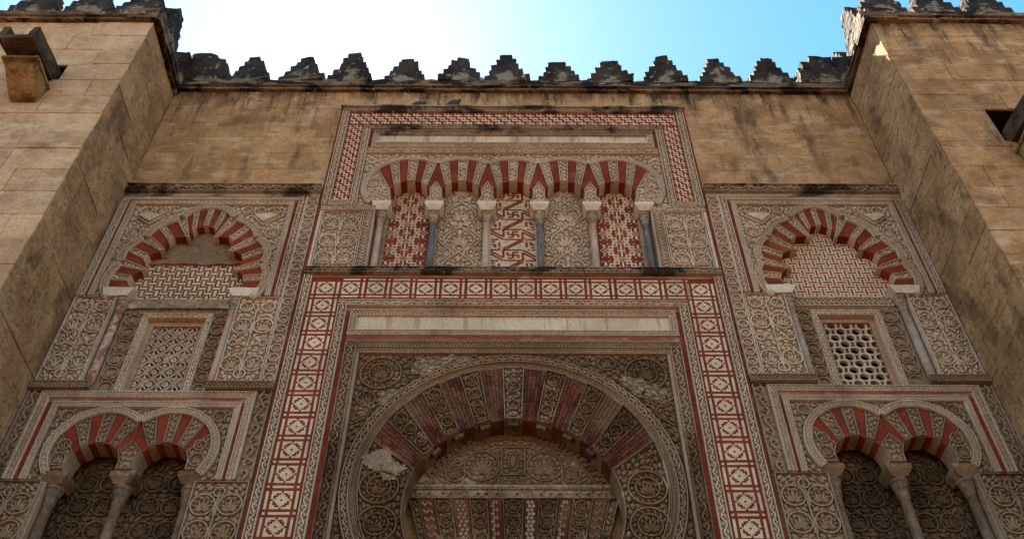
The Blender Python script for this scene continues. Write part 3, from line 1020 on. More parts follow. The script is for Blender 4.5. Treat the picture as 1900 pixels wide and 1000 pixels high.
for i in range(4):
    xm = (AC[i] + AC[i + 1]) / 2
    L = intr(AC[i], 1, .352, ZS); Rr = intr(AC[i + 1], -1, .352, ZS)
    t_ = (.465 - .352) / (.62 - .352)
    ztip = circ(IC, IR, .352, 0)[1] + t_ * (circ(ZC, RR, .62, 0)[1] - circ(IC, IR, .352, 0)[1])
    P = [(xm, ztip)] + L + Rr[::-1]
    m = MB(); carved_poly(m, P, .29, -.010, .02, .024, .012, sym=xm)
    obj('carved_springer', m, 'stucco', arc_t)
for s, c in ((-1, AC[0]), (1, AC[4])):
    I = intr(c, s, .352, ZS)
    a1 = math.pi / 2 + math.asin((ZC - ZS) / RR)
    O = [(c + s * RR * math.sin(a), ZC + RR * math.cos(a)) for a in np.linspace(math.asin(.62 / RR), a1, 14)]
    P = I + O[::-1]
    def pre(o, s=s, c=c):
        o.circle(c + s * .66, 15.62, .13, .016, 16); o.palmette(c + s * .66, 15.62, .10, math.pi / 2, 7)
        o.circle(c + s * .62, 15.32, .11, .016, 14); o.palmette(c + s * .62, 15.32, .085, math.pi / 2, 5)
    m = MB(); carved_poly(m, P, .29, -.010, .02, .026, .014, pre=pre)
    obj('carved_springer', m, 'stucco', arc_t)
# columns
for x, mm in ((-2.325, 'marble_pink'), (-1.395, 'marble_grey'), (-.465, 'marble_pink'), (.465, 'marble_grey'), (1.395, 'marble_pink'), (2.325, 'marble_grey')):
    column(arc_t, x, .125, 13.285, 14.60, 14.90, 15.072, .060, mm, .33, depth=.15)
for k, x in enumerate((-2.325, -1.395, -.465, .465, 1.395, 2.325)):
    w = .075 if 0 < k < 5 else .115
    bar(arc_t, 'recess_side', 'stucco_low', x - w, x + w, 13.28, 15.1, .40, .26 if 0 < k < 5 else .2)
# panels behind the columns
YP = .25
ZA = 15.66
def back_plate(c, mname):
    mb = MB()
    P = [(c - .43, 13.28), (c + .43, 13.28), (c + .43, ZA)] + [(c + .43 * math.sin(a), ZA + .43 * math.cos(a)) for a in np.linspace(math.pi / 2, -math.pi / 2, 12)][1:]
    prism(mb, P, YP + .1, YP)
    return mb, P
def hw_at(z):
    return .405 if z < ZA else math.sqrt(max(0, .41 ** 2 - (z - ZA) ** 2))
def knot_panel(c):
    """checkered diamonds, paired interlocked squares and small crosses in cream on red"""
    mb = MB(); cnt = [0]
    def R_(x, z, w, h):
        cnt[0] += 1; yf = YP - .006 - .0004 * (cnt[0] % 11)
        if abs(x) + w / 2 < hw_at(z + h / 2) and z - h / 2 > 13.285:
            prism(mb, rect(c + x - w / 2, c + x + w / 2, z - h / 2, z + h / 2), YP, yf)
    PZ_, q = .45, .0345
    for k in range(-1, 7):
        for cx, cz in ((0, 13.40 + k * PZ_), (-.285, 13.40 + (k + .5) * PZ_), (.285, 13.40 + (k + .5) * PZ_)):
            for dx in range(-2, 3):
                for dz in range(-2, 3):
                    if (dx + dz) % 2 == 0 and abs(dx) + abs(dz) < 4:
                        R_(cx + dx * q, cz + dz * q, q * .86, q * .86)
            for s in (-1, 1):
                R_(cx + s * .115, cz, .050, .030); R_(cx, cz + s * .110, .030, .045)
        for sx_ in (-1, 1):
            for sz_ in (-1, 1):
                kx, kz = sx_ * .142, 13.40 + (k + .25 * sz_) * PZ_
                g_ = sx_ * sz_
                for ox, oz in ((-.038 * g_, -.038), (.038 * g_, .038)):
                    for s in (-1, 1):
                        R_(kx + ox, kz + oz + s * .036, .100, .028)
                        R_(kx + ox + s * .036, kz + oz, .028, .046)
                R_(kx + sx_ * .155, kz, .034, .085)
        for vx, vz in ((0, 13.40 + (k + .5) * PZ_), (-.285, 13.40 + k * PZ_), (.285, 13.40 + k * PZ_)):
            for dx, dz in ((1, 1), (1, -1), (-1, 1), (-1, -1)):
                R_(vx + dx * .055, vz + dz * .055, .024, .024)
        R_(0, 13.40 + (k + .5) * PZ_, .14, .030)
        for s in (-1, 1):
            R_(0, 13.40 + (k + .5) * PZ_ + s * .055, .030, .07)
    return mb
for c in (-1.86, 1.86):
    mb, P = back_plate(c, 'red')
    pl_ = obj('red_panel', mb, 'red', arc_t)
    obj('knot_inlay', knot_panel(c), 'white', pl_, kind='stuff')
# middle panel: cream ground, red diagonal fret with hooked crosses, small carved triangles
mb, P = back_plate(0, 'white')
pl_ = obj('cream_panel', mb, 'white', arc_t)
o = Orn(); car = Orn(); q = .046
PZ = .55
hook = [[(0, -2), (0, 2)], [(-2, 0), (2, 0)], [(0, 2), (2, 2)], [(2, 0), (2, -2)], [(0, -2), (-2, -2)], [(-2, 0), (-2, 2)]]
def okp(p):
    return abs(p[0]) < hw_at(p[1]) - .012 and 13.29 < p[1]
def putline(L, w=.034):
    L = dense(L, .03, False).tolist() + [L[-1]]
    cur = []
    for p in L + [(9, 0)]:
        if okp(p):
            cur.append(p)
        else:
            if len(cur) > 1:
                o.stroke(cur, w)
            cur = []
for k in range(-1, 6):
    for cx, cz in ((0, 13.40 + k * PZ), (-.40, 13.40 + (k + .5) * PZ), (.40, 13.40 + (k + .5) * PZ)):
        for L in hook:
            putline([(cx + x * q, cz + z * q * .80) for x, z in L], .036)
        for s in (-1, 1):
            putline([(cx - s * .165, cz - s * .06), (cx - s * .165, cz + s * .135), (cx + s * .15, cz + s * .135)])
    z = 13.40 + k * PZ
    for off in (-.035, .035):
        putline([(.185 + off * .3, z - .135 + off), (-.185 + off * .3, z - .415 + off)])
        putline([(.165, z + .10 + off), (.41, z - .09 + off)])
        putline([(-.165, z - .10 + off), (-.41, z + .09 + off)])
    for x, zz in ((-.23, z + .20), (.23, z - .20), (.10, z + .22), (-.12, z - .20), (-.30, z - .12), (.30, z + .13)):
        if okp((x, zz)):
            car.leaf(x, zz, .6, .08, .03).leaf(x + .03, zz + .03, 2.2, .05, .025)
mb = MB(); o.emit(mb, YP, YP - .006)
obj('fret_inlay', mb, 'red', pl_, kind='stuff')
mb = MB(); car.emit(mb, YP, YP - .014)
obj('leaf_carving', mb, 'stucco', pl_, kind='stuff')
# two arabesque panels
def arabesque_tall(w, h, zarch=None):
    """ogee stems, paired leaf drops, palmettes: canonical panel x in [-w/2,w/2], z in [0,h]"""
    o = Orn(); n = max(2, round(h / (w * .78))); P = h / n
    for k in range(n):
        z = P * k
        for s in (-1, 1):
            t = np.linspace(0, 1, 13)
            o.stroke(np.stack([s * w * .34 * np.sin(math.pi * t) ** 1.2, z + P * t], 1), .022)
            o.stroke(np.stack([s * (w * .47 - w * .30 * np.sin(math.pi * t) ** 2), z + P * (t + .5)], 1)[:(13 if k < n - 1 else 7)], .018)
            o.circle(s * w * .40, z + P * .98, w * .075, .016, 10)
        o.palmette(0, z + P * .46, w * .24, math.pi / 2, 7, .28)
        o.leaf(0, z + P * .78, math.pi / 2, P * .22, w * .10)
        for s in (-1, 1):
            o.leaf(s * w * .16, z + P * .12, math.pi / 2 - s * .8, P * .24, w * .085)
    return o
for c in (-.93, .93):
    mb, P = back_plate(c, 'stucco')
    o = arabesque_tall(.80, 2.75)
    o2 = Orn()
    for S, w, cl in o.st:
        S = S + (c, 13.29)
        ok = np.array([abs(p[0] - c) < hw_at(p[1]) - .02 for p in S])
        if ok.all():
            o2.stroke(S, w, cl)
        elif ok.sum() > 2:
            o2.stroke(S[ok], w)
    for L in o.lv:
        L = L + (c, 13.29)
        if abs(L[:, 0] - c).max() < .40 and L[:, 1].max() < 16.0:
            o2.lv.append(L)
    Q = inset(ccw(P), .02); o2.stroke(np.concatenate([Q, Q[:1]]), .018)
    fill(o2, inset(ccw(P), .034), sym=c, rmax=.028, rmin=.013)
    o2.emit(mb, YP + .0, YP - .055)
    obj('arabesque_panel', mb, 'stucco', arc_t)
# carved side panels with four roundels
def roundel_panel(w, h, circles, rmax=.030, tw=.02, inner=True):
    """panel x in [-w/2,w/2], z in [0,h] with paired circles (x>0 given), palmettes inside, stems, leaf filling"""
    o = Orn()
    o.stroke([(-w / 2 + .012, .012), (w / 2 - .012, .012), (w / 2 - .012, h - .012), (-w / 2 + .012, h - .012), (-w / 2 + .012, .012)], .018)
    for (x, z, r) in circles:
        for s in ((1, -1) if x > .01 else (1,)):
            o.circle(s * x, z, r, tw, 20)
            if inner:
                o.palmette(s * x, z, r * .84, math.pi / 2 + s * .0, 7 if r > .12 else 5, .27)
            if x > .01:
                t = np.linspace(0, 1, 9)
                o.stroke(np.stack([s * (x - r) * (1 - t) ** 1.2 * .9 + s * .02 * t, z - r * .9 * t - .02], 1), .018)
    zz = np.linspace(.05, h - .12, 14)
    o.stroke(np.stack([.008 * np.sin(zz * 20), zz], 1), .020)
    fill(o, rect(-w / 2 + .024, w / 2 - .024, .024, h - .024), sym=0.0, rmax=rmax * .85, rmin=.0135)
    return o
PAN = roundel_panel(.70, 1.52, [(.165, .28, .145), (.165, .72, .145), (.165, 1.18, .15)], .028)
for s in (-1, 1):
    a, b = sorted((s * 2.615, s * 3.335)); xc = (a + b) / 2
    mp = MB()
    prism(mp, rect(a, b, 13.28, 14.82), .1, .030)
    PAN.emit(mp, .030, -.028, lambda P, xc=xc: P + (xc, 13.29))
    obj('carved_panel', mp, 'stucco', arc_t)
    a, b = sorted((s * 2.425, s * 2.612)); vb(arc_t, 'carved_band', 'stucco', a, b, 13.28, 14.82, 'lozenge', .002)
    a, b = sorted((s * 2.425, s * 3.383)); hb(arc_t, 'carved_band', 'stucco', a, b, 14.823, 14.947, 'scroll', -.004)
    a, b = sorted((s * 3.337, s * 3.383)); bar(arc_t, 'edge_fillet', 'stucco', a, b, 13.28, 14.82, .1, -.016)
m = MB(); hband(m, -3.385, 3.385, 13.135, 13.277, 'scroll', -.06, .03, .2); obj('carved_ledge', m, 'stucco_soot', arc_t)
# ------------------------------------------------------------------ main portal
por = thing('main_portal', 'large horseshoe arch doorway framed by a red and white tile border', 'doorway', (0, 0, 7.35))
ZB = 7.4
for s in (-1, 1):
    vb(por, 'carved_band', 'stucco', *sorted((s * 3.252, s * 3.385)), ZB, 13.13, 'scroll', -.020)
# tile border
m = MB()
for s in (-1, 1):
    prism(m, rect(*sorted((s * 2.75, s * 3.25)), ZB, 12.58), .1, -.010)
prism(m, rect(-3.25, 3.25, 12.58, 13.132), .1, -.010)
tb = obj('tile_border', m, 'red', por)
TILE = ["111101111", "110010011", "100111001", "101111101", "011101110", "101111101", "100111001", "110010011", "111101111"]
def tile_mesh(rot):
    mb = MB()
    c = .276 / 9
    pixels(mb, TILE, -.138, .138, c, c, .002, -.006)
    for s in (-1, 1):
        prism(mb, rect(*sorted((s * .178, s * .214)), -.138, .138), .002, -.006)
        prism(mb, rect(*sorted((s * .178, s * .214)), -.218, -.182), .002, -.006)
    prism(mb, rect(-.138, .138, -.218, -.182), .002, -.006)
    if rot:
        for V in mb.v:
            V[:, [0, 2]] = np.stack([-V[:, 2], V[:, 0]], 1)
    return mb
org = ORG[por.name]
tm = tile_mesh(False).mesh('tile', 'white'); th = tile_mesh(True)
for f in th.f:
    f[:] = f
thm = th.mesh('tile', 'white')
for s in (-1, 1):
    for j in range(0, 14):
        z = 12.834 - .4 * j
        if z > ZB + .2:
            o = link('tile', tm, tb, Vector((s * 3.0 + random.uniform(-.004, .004), -.012, z + random.uniform(-.004, .004))) - Vector(org)); o.rotation_euler.y = R(random.uniform(-.9, .9))
for i in range(1, 15):
    o = link('tile', thm, tb, Vector(((i - 7.5) * .4 + random.uniform(-.004, .004), -.012, 12.834 + random.uniform(-.004, .004))) - Vector(org)); o.rotation_euler.y = R(random.uniform(-.9, .9))
m = MB(); prism(m, rect(-3.25, 3.25, 13.068, 13.13), .05, -.026); obj('faded_strip', m, 'red_worn', por)
for s in (-1, 1):
    vb(por, 'carved_band', 'stucco', *sorted((s * 2.605, s * 2.748)), ZB, 12.418, 'scroll', -.014)
    bar(por, 'red_fillet', 'red', *sorted((s * 2.53, s * 2.603)), ZB, 12.338, .1, .004)
hb(por, 'carved_band', 'stucco', -2.748, 2.748, 12.418, 12.555, 'scroll', -.016)
bar(por, 'faded_strip', 'red_worn', -2.603, 2.603, 12.34, 12.416, .1, .006)
bar(por, 'faded_strip', 'red_worn', -2.529, 2.529, 11.665, 11.785, .1, .006)
plaque(por, 2.53, 11.788, 12.337, 2.415, 11.90, 12.205, None, nslab=5)
hb(por, 'carved_band', 'stucco_low', -2.528, 2.528, 11.53, 11.662, 'lozenge', -.010)
for s in (-1, 1):
    vb(por, 'carved_band', 'stucco_low', *sorted((s * 2.355, s * 2.528)), 9.95, 11.53, 'scroll', -.010)
    vb(por, 'carved_band', 'stucco_worn', *sorted((s * 2.355, s * 2.528)), ZB, 9.948, 'scroll', -.010)
    bar(por, 'moulding', 'stucco_low', *sorted((s * 2.30, s * 2.353)), ZB, 11.433, .1, -.012, .008)
hb(por, 'carved_band', 'stucco_low', -2.353, 2.353, 11.435, 11.528, 'lozenge', .004, .02)
# spandrels
EC, ER = 9.07, 2.27
def spandrel_poly(s):
    A = np.linspace(0.06, math.pi / 2 + math.asin((EC - ZB) / (ER + .002)), 40)
    pts = [(s * (ER + .002) * math.sin(a), EC + (ER + .002) * math.cos(a)) for a in A]
    return [(s * .13, 11.432)] + pts + [(s * 2.298, ZB), (s * 2.298, 11.432)]
for s in (-1, 1):
    P = spandrel_poly(s)
    o = Orn()
    o.circle(s * 1.94, 11.05, .30, .024, 26); o.circle(s * 1.94, 11.05, .17, .018, 18); o.palmette(s * 1.94, 11.05, .14, math.pi / 2, 9, .22)
    for k in range(14):
        a = k * 2 * math.pi / 14
        o.leaf(s * 1.94 + .235 * math.cos(a), 11.05 + .235 * math.sin(a), a + .5, .10, .045)
    o.circle(s * 2.10, 10.56, .13, .02, 16); o.palmette(s * 2.10, 10.56, .11, math.pi / 2, 7)
    o.circle(s * 1.38, 11.25, .13, .02, 16); o.palmette(s * 1.38, 11.25, .11, math.pi / 2, 7)
    o.circle(s * 1.02, 11.30, .09, .018, 12)
    t = np.linspace(0, 1, 16)
    o.stroke(np.stack([s * (2.26 - .25 * np.sin(t * 5)), 10.1 + t * .75], 1), .02)
    fill(o, P, rmax=.032, rmin=.0135, edge=.004)
    m = MB(); prism(m, P, .1, .050); o.emit(m, .050, -.004)
    obj('carved_spandrel', m, 'stucco_worn', por)
# pale plaster repairs that cover parts of the left and right spandrel
def patch(name, P, y, m_, parent, amp=.02, carve=False):
    mb = MB()
    P = dense(P, .025)
    P = P + np.array([noise.noise_vector(Vector((p[0] * 6, 1, p[1] * 6)))[:2] for p in P]) * amp * 2.2 + np.array([noise.noise_vector(Vector((p[0] * 22, 4, p[1] * 22)))[:2] for p in P]) * amp * 1.1
    if carve:
        y += .022
        o = Orn(); fill(o, ccw(P), rmax=.034, rmin=.014); o.emit(mb, y, y - .03)
    prism(mb, P, y + .05, y)
    return obj(name, mb, m_, parent)
MT['repair'] = mat('pale_repair_plaster', (.38, .30, .23), (.23, .17, .122), 5, .35, [((.20, .145, .10), .54, .66, (9, 9, 9), .75), ((.64, .56, .47), .58, .7, (6, 6, 6), .6)], .8, 22)
patch('pale_repair', [(-1.46, 11.38), (-.62, 11.40), (-.66, 11.26), (-1.05, 11.12), (-1.34, 10.98), (-1.50, 11.05)], -.012, 'repair', por, .03, True)
patch('pale_repair', [(-1.92, 10.72), (-1.55, 10.72), (-1.58, 10.66), (-1.78, 10.44), (-1.90, 10.42)], -.012, 'repair', por, .03, True)
patch('pale_repair', [(1.50, 10.95), (1.66, 10.98), (2.0, 10.9), (2.2, 10.7), (2.18, 10.55), (1.95, 10.55), (1.72, 10.62)], -.020, 'repair', por, .05, True)
# extrados mouldings
m = MB(); A1 = math.pi / 2 + .75
arcband(m, 0, EC, 2.145, ER, -A1, A1, 'scroll', -.040, .026)
obj('arch_moulding', m, 'stucco_low', por)
m = MB(); arcband(m, 0, EC, 2.052, 2.143, -A1, A1, 'lozenge', -.004, .02)
obj('arch_moulding', m, 'stucco_low', por)
# voussoirs
OC, OR_ = 9.08, 2.050
IC2, IR2 = 8.74, 1.42
BX = [(.127, .165), (.315, .48), (.535, .79), (.735, 1.064), (.915, 1.32), (1.07, 1.545), (1.195, 1.765), (1.30, 1.915)]
YV = .30
for s in (1, -1):
    prev = None
    for k, b in enumerate(BX):
        if k == 0:
            if s > 0:
                P = wedge(0, IC2, IR2, OC, OR_, (-b[0], -b[1]), b, 5)
                def pre(o):
                    o.circle(0, 10.42, .085, .016, 12); o.palmette(0, 10.42, .07, math.pi / 2, 5); o.circle(0, 10.75, .10, .016, 12); o.palmette(0, 10.75, .08, math.pi / 2, 5)
                m = MB(); carved_poly(m, P, YV, -.012, .028, .026, .016, sym=0.0, pre=pre)
                obj('carved_voussoir', m, 'repair', por)
        elif k % 2 == 0:
            P = wedge(0, IC2, IR2, OC, OR_, (prev[0] * s, prev[1] * s), (b[0] * s, b[1] * s), 4)
            xi, xo = (prev[0] + b[0]) / 2 * s, (prev[1] + b[1]) / 2 * s
            pi_, po = np.array(circ(IC2, IR2, xi, 0)), np.array(circ(OC, OR_, xo, 0))
            def pre(o, pi_=pi_, po=po):
                an = math.atan2(po[1] - pi_[1], po[0] - pi_[0])
                for f in (.25, .55, .82):
                    c = pi_ + (po - pi_) * f; r = .072 + .03 * f
                    o.circle(c[0], c[1], r, .015, 12); o.palmette(c[0], c[1], r * .8, an, 5, .32)
            m = MB(); carved_poly(m, P, YV, -.012, .028, .026, .016, pre=pre)
            obj('carved_voussoir', m, 'stucco_worn', por)
        else:
            P = wedge(0, IC2, IR2, OC, OR_, (prev[0] * s, prev[1] * s), (b[0] * s, b[1] * s), 4)
            m = MB(); prism(m, inset(ccw(P), .003), YV, .006)
            vo = obj('brick_voussoir', m, 'brick', por)
            nc = 5
            for c in range(nc):
                f0, f1 = c / nc, (c + 1) / nc
                q0 = np.array(circ(IC2, IR2, s * (prev[0] + (b[0] - prev[0]) * f0), 0)); q1 = np.array(circ(IC2, IR2, s * (prev[0] + (b[0] - prev[0]) * f1), 0))
                w0 = np.array(circ(OC, OR_, s * (prev[1] + (b[1] - prev[1]) * f0), 0)); w1 = np.array(circ(OC, OR_, s * (prev[1] + (b[1] - prev[1]) * f1), 0))
                t = 0.0; first = random.uniform(.08, .26)
                while t < .999:
                    e = min(1.0, t + (first if t == 0 else random.uniform(.22, .29)))
                    if 1 - e < .08:
                        e = 1.0
                    Q = np.array([q0 + (w0 - q0) * t, q1 + (w1 - q1) * t, q1 + (w1 - q1) * e, q0 + (w0 - q0) * e])
                    mb = MB(); prism(mb, inset(ccw(Q), .0035), .02, -.008 - random.uniform(0, .012), .004)
                    obj('brick', mb, 'brick', vo)
                    t = e
        prev = b
# small blocks hanging under the carved voussoirs
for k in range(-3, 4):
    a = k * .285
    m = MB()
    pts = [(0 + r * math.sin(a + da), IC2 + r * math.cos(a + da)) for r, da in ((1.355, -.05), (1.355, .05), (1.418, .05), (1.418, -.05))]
    prism(m, pts, .10, .012, .008); obj('soffit_block', m, 'niche_back', por)  # dark niche tone paints in the shade under the arch
# jamb panels with two roundels each
for s in (-1, 1):
    a0 = math.asin(1.30 / IR2); a1 = math.pi / 2 + math.asin((IC2 - 7.75) / IR2)
    I = [(s * IR2 * math.sin(a), IC2 + IR2 * math.cos(a)) for a in np.linspace(a0, a1, 16)]
    b0 = math.asin(1.915 / OR_); b1 = math.pi / 2 + math.asin((OC - ZB) / OR_)
    O = [(s * OR_ * math.sin(a), OC + OR_ * math.cos(a)) for a in np.linspace(b0, b1, 16)]
    P = I + [(I[-1][0], ZB)] + O[::-1]
    def pre(o, s=s):
        for cx, cz, r in ((1.755, 9.03, .255), (1.735, 8.47, .255), (1.62, 7.95, .22)):
            o.circle(s * cx, cz, r, .022, 26); o.circle(s * cx, cz, r * .62, .018, 20)
            for k in range(16):
                a = k * math.pi / 8
                o.leaf(s * cx + r * .80 * math.cos(a), cz + r * .80 * math.sin(a), a + .6 * s, r * .30, r * .14)
            o.palmette(s * cx, cz, r * .52, math.pi / 2, 7, .26)
    m = MB(); carved_poly(m, P, YV, -.004, .030, .030, .022, pre=pre)
    obj('carved_jamb', m, 'stucco_worn', por)
patch('pale_repair', [(-1.98, 9.56), (-1.72, 9.62), (-1.42, 9.36), (-1.44, 9.22), (-1.66, 9.14), (-1.80, 9.28), (-2.0, 9.36)], -.045, 'repair', por, .05)
# tympanum, set back
YT = .30
TC, TR = 8.886, 1.40
m = MB()
arcband(m, 0, TC, 1.18, TR, -1.28, 1.28, 'kufic', YT - .004, .018, .12)
obj('inscription_band', m, 'stucco_mid', por)
m = MB()
A = np.linspace(-1.23, 1.23, 30)
P = [(1.178 * math.sin(a), TC + 1.178 * math.cos(a)) for a in A]
P = [p for p in P if p[1] > 9.30] 
P = [(P[0][0], 9.30)] + P + [(P[-1][0], 9.30)]
P = ccw(P)
o = Orn()
o.stroke([(-.16, 9.46), (.16, 9.46), (.16, 9.92), (-.16, 9.92), (-.16, 9.46)], .022)
t = np.linspace(0, 2 * math.pi, 20)[:-1]
o.stroke(np.stack([.075 * np.sin(t) * np.abs(np.sin(t / 2)) ** .4, 9.69 + .15 * np.cos(t)], 1), .018, True)
o.leaf(0, 9.69, math.pi / 2, .22, .08)
for s in (-1, 1):
    o.circle(s * .43, 9.61, .24, .020, 24); o.palmette(s * .43, 9.61, .20, math.pi / 2, 9, .22)
    o.circle(s * .79, 9.48, .13, .018, 16); o.palmette(s * .79, 9.48, .11, math.pi / 2, 7, .24)
    o.circle(s * .20, 9.36, .05, .014, 10)
fill(o, inset(P, .01), sym=0.0, rmax=.026, rmin=.0115)
prism(m, P, YT + .1, YT + .014); o.emit(m, YT + .014, YT - .020)
obj('tympanum', m, 'stucco_mid', por)
bar(por, 'lintel_fillet', 'repair', -1.33, 1.33, 9.245, 9.298, YT + .1, YT - .03, .01)
hb(por, 'inscription_lintel', 'repair', -1.36, 1.36, 9.085, 9.243, 'kufic', YT - .012, .014)
# flat arch of splayed strips: carved ones and red ones with zigzag inlay
edges = [-1.40, -1.257, -1.067, -.817, -.593, -.336, -.145, .146, .33, .612, .795, 1.08, 1.27, 1.42]
sx = lambda x, z: x * (1 - (9.083 - z) * .20)
zlo = 7.5
for k in range(13):
    x0, x1 = edges[k] + .004, edges[k + 1] - .004
    P = [(sx(x0, zlo), zlo), (sx(x1, zlo), zlo), (x1, 9.082), (x0, 9.082)]
    m = MB()
    if k % 2 == 0:
        def pre(o, x0=x0, x1=x1):
            xm = (x0 + x1) / 2; r = (x1 - x0) * .34
            if r > .06:
                for j in range(6):
                    z = 8.95 - j * .235
                    o.circle(sx(xm, z), z, r, .014, 12); o.palmette(sx(xm, z), z, r * .8, math.pi / 2, 5, .3)
        carved_poly(m, P, YT + .1, YT + .004, .022, .024, .014, pre=pre)
        obj('carved_strip', m, 'stucco_worn', por)
    else:
        prism(m, P, YT + .1, YT + .010)
        st = obj('red_strip', m, 'brick', por)
        m = MB(); xm = (x0 + x1) / 2; w = (x1 - x0) * .5
        for j in range(24):
            z = 9.03 - j * .06
            if k in (1, 11):
                if j % 2 == 0:
                    ribbon(m, [(sx(xm, z) + w * (q - 1.5) * .5, z - .05 * (q % 2)) for q in range(4)], .03, YT + .010, YT - .006)
            elif k in (3, 5, 7, 9):
                for q in (-1, 1):
                    xx = sx(xm, z) + q * w * .30 + (w * .12 if j % 2 else -w * .12) * (1 if k in (3, 7) else q)
                    if k in (5, 9) and j % 2 and q > 0:
                        continue
                    prism(m, [(xx - .028, z), (xx, z - .034), (xx + .028, z), (xx, z + .034)], YT + .010, YT - .004)
        obj('zigzag_inlay', m, 'stucco_low' if k in (7,) else 'stucco_mid', st, kind='stuff')
m = MB(); box(m, -2.0, 2.0, .44, .6, 7.3, 10.4); obj('wall_core', m, 'mortar', por)
patch('broken_plaster', [(-1.0, 8.47), (-.66, 8.50), (-.42, 8.46), (-.25, 8.44), (-.3, 7.9), (-.9, 7.9)], YT - .02, 'plaster', por, .05)
# ------------------------------------------------------------------ side bays: lobed arch over a lattice window
CX = 5.28
def lobes(pts):
    """three-point arcs: list of (start, mid, end) -> (centre, r, a0, a1)"""
    out = []
    for A, Bm, C in pts:
        ax, ay = A; bx, by = Bm; cx, cy = C
        d = 2 * (ax * (by - cy) + bx * (cy - ay) + cx * (ay - by))
        ux = ((ax * ax + ay * ay) * (by - cy) + (bx * bx + by * by) * (cy - ay) + (cx * cx + cy * cy) * (ay - by)) / d
        uy = ((ax * ax + ay * ay) * (cx - bx) + (bx * bx + by * by) * (ax - cx) + (cx * cx + cy * cy) * (bx - ax)) / d
        r = math.hypot(ax - ux, ay - uy)
        a0 = math.atan2(ay - uy, ax - ux); am = math.atan2(by - uy, bx - ux); a1 = math.atan2(cy - uy, cx - ux)
        while am < a0: am += 2 * math.pi
        while a1 < am: a1 += 2 * math.pi
        if a1 - a0 > 2 * math.pi:
            a1 -= 2 * math.pi
            am = math.atan2(by - uy, bx - ux)
        out.append((ux, uy, r, a0, a1))
    return out
def sym7(h):
    """half lobes (right side, bottom to top, last one is the crown start+mid) -> seven lobes, counter-clockwise from lower right"""
    L = [(h[0][0], h[0][1], h[0][2]), (h[1][0], h[1][1], h[1][2]), (h[2][0], h[2][1], h[2][2])]
    top = (h[3][0], h[3][1], (-h[3][0][0], h[3][0][1]))
    mir = [((-c[0], c[1]), (-b[0], b[1]), (-a[0], a[1])) for a, b, c in L[::-1]]
    return L + [top] + mir
IN = lobes(sym7([((.845, 12.78), (.925, 13.00), (.69, 13.25)), ((.69, 13.25), (.80, 13.56), (.51, 13.71)), ((.51, 13.71), (.50, 14.03), (.198, 14.04)), ((.198, 14.04), (0, 14.37))]))
OU = lobes(sym7([((1.18, 12.78), (1.215, 13.10), (1.09, 13.40)), ((1.09, 13.40), (1.10, 13.78), (.885, 14.0)), ((.885, 14.0), (.75, 14.33), (.425, 14.5)), ((.425, 14.5), (0, 14.83))]))
def at(L, k, f, dr=0.0):
    ux, uy, r, a0, a1 = L[k]
    a = a0 + (a1 - a0) * f
    return (CX + ux + (r + dr) * math.cos(a), uy + (r + dr) * math.sin(a))
def run(L, g0, g1, n=3):
    """points for global parameter g (lobe index + fraction)"""
    out = []
    gs = list(np.linspace(g0, g1, n + 1)) + [q for q in range(8) if g0 + 1e-6 < q < g1 - 1e-6]
    for g_ in sorted(gs):
        k = min(6, int(g_ + 1e-9)); out.append(at(L, k, g_ - k))
    return out
def offset_outline(dr, step=12):
    pts = []
    for k in range(7):
        for i in range(step + 1):
            p = at(OU, k, i / step, dr)
            ok = p[1] >= 12.64
            for q in (k - 1, k + 1):
                if 0 <= q < 7:
                    ux, uy, r, _, _ = OU[q]
                    if math.hypot(p[0] - CX - ux, p[1] - uy) < r + dr - .002:
                        ok = False
            if ok:
                pts.append(p)
    return pts

bay = thing('lobed_window_bay', 'placeholder', 'window', (CX, 0, 10.68), 'carved window bays beside the doorway')
X0, X1 = 3.447, 6.925
m = MB(); hband(m, X0, X1 + .01, 15.275, 15.495, 'scroll', -.06, .03, .2); obj('carved_ledge', m, 'stucco_soot', bay)
m = MB(); prism(m, rect(X0, X1, 15.19, 15.273), .1, -.03); obj('moulding', m, 'stucco_soot', bay)
CB = (bay, 'carved_band', 'stucco')
vb(*CB, 3.447, 3.648, 10.82, 15.188, 'roundels', -.008)
vb(*CB, 3.662, 3.795, 12.645, 15.188, 'scroll', -.004)
hb(*CB, 3.797, 6.925, 15.105, 15.188, 'lozenge', -.004, .02)
vb(*CB, 6.805, 6.925, 12.645, 15.103, 'scroll', -.004)
vb(*CB, 3.862, 3.943, 12.645, 14.960, 'lozenge', -.004); vb(*CB, 6.657, 6.745, 12.645, 14.960, 'lozenge', -.004)
hb(*CB, 3.862, 6.745, 14.962, 15.058, 'scroll', -.004)
bar(bay, 'edge_fillet', 'stucco', 3.649, 3.661, 10.82, 15.188, .1, -.036)
bar(bay, 'red_fillet', 'red', 3.797, 3.860, 12.645, 15.06, .1, .010); bar(bay, 'red_fillet', 'red', 6.747, 6.803, 12.645, 15.06, .1, .010)
m = MB(); prism(m, rect(3.797, 6.803, 15.06, 15.103), .1, .010); obj('faded_strip', m, 'red_worn', bay)
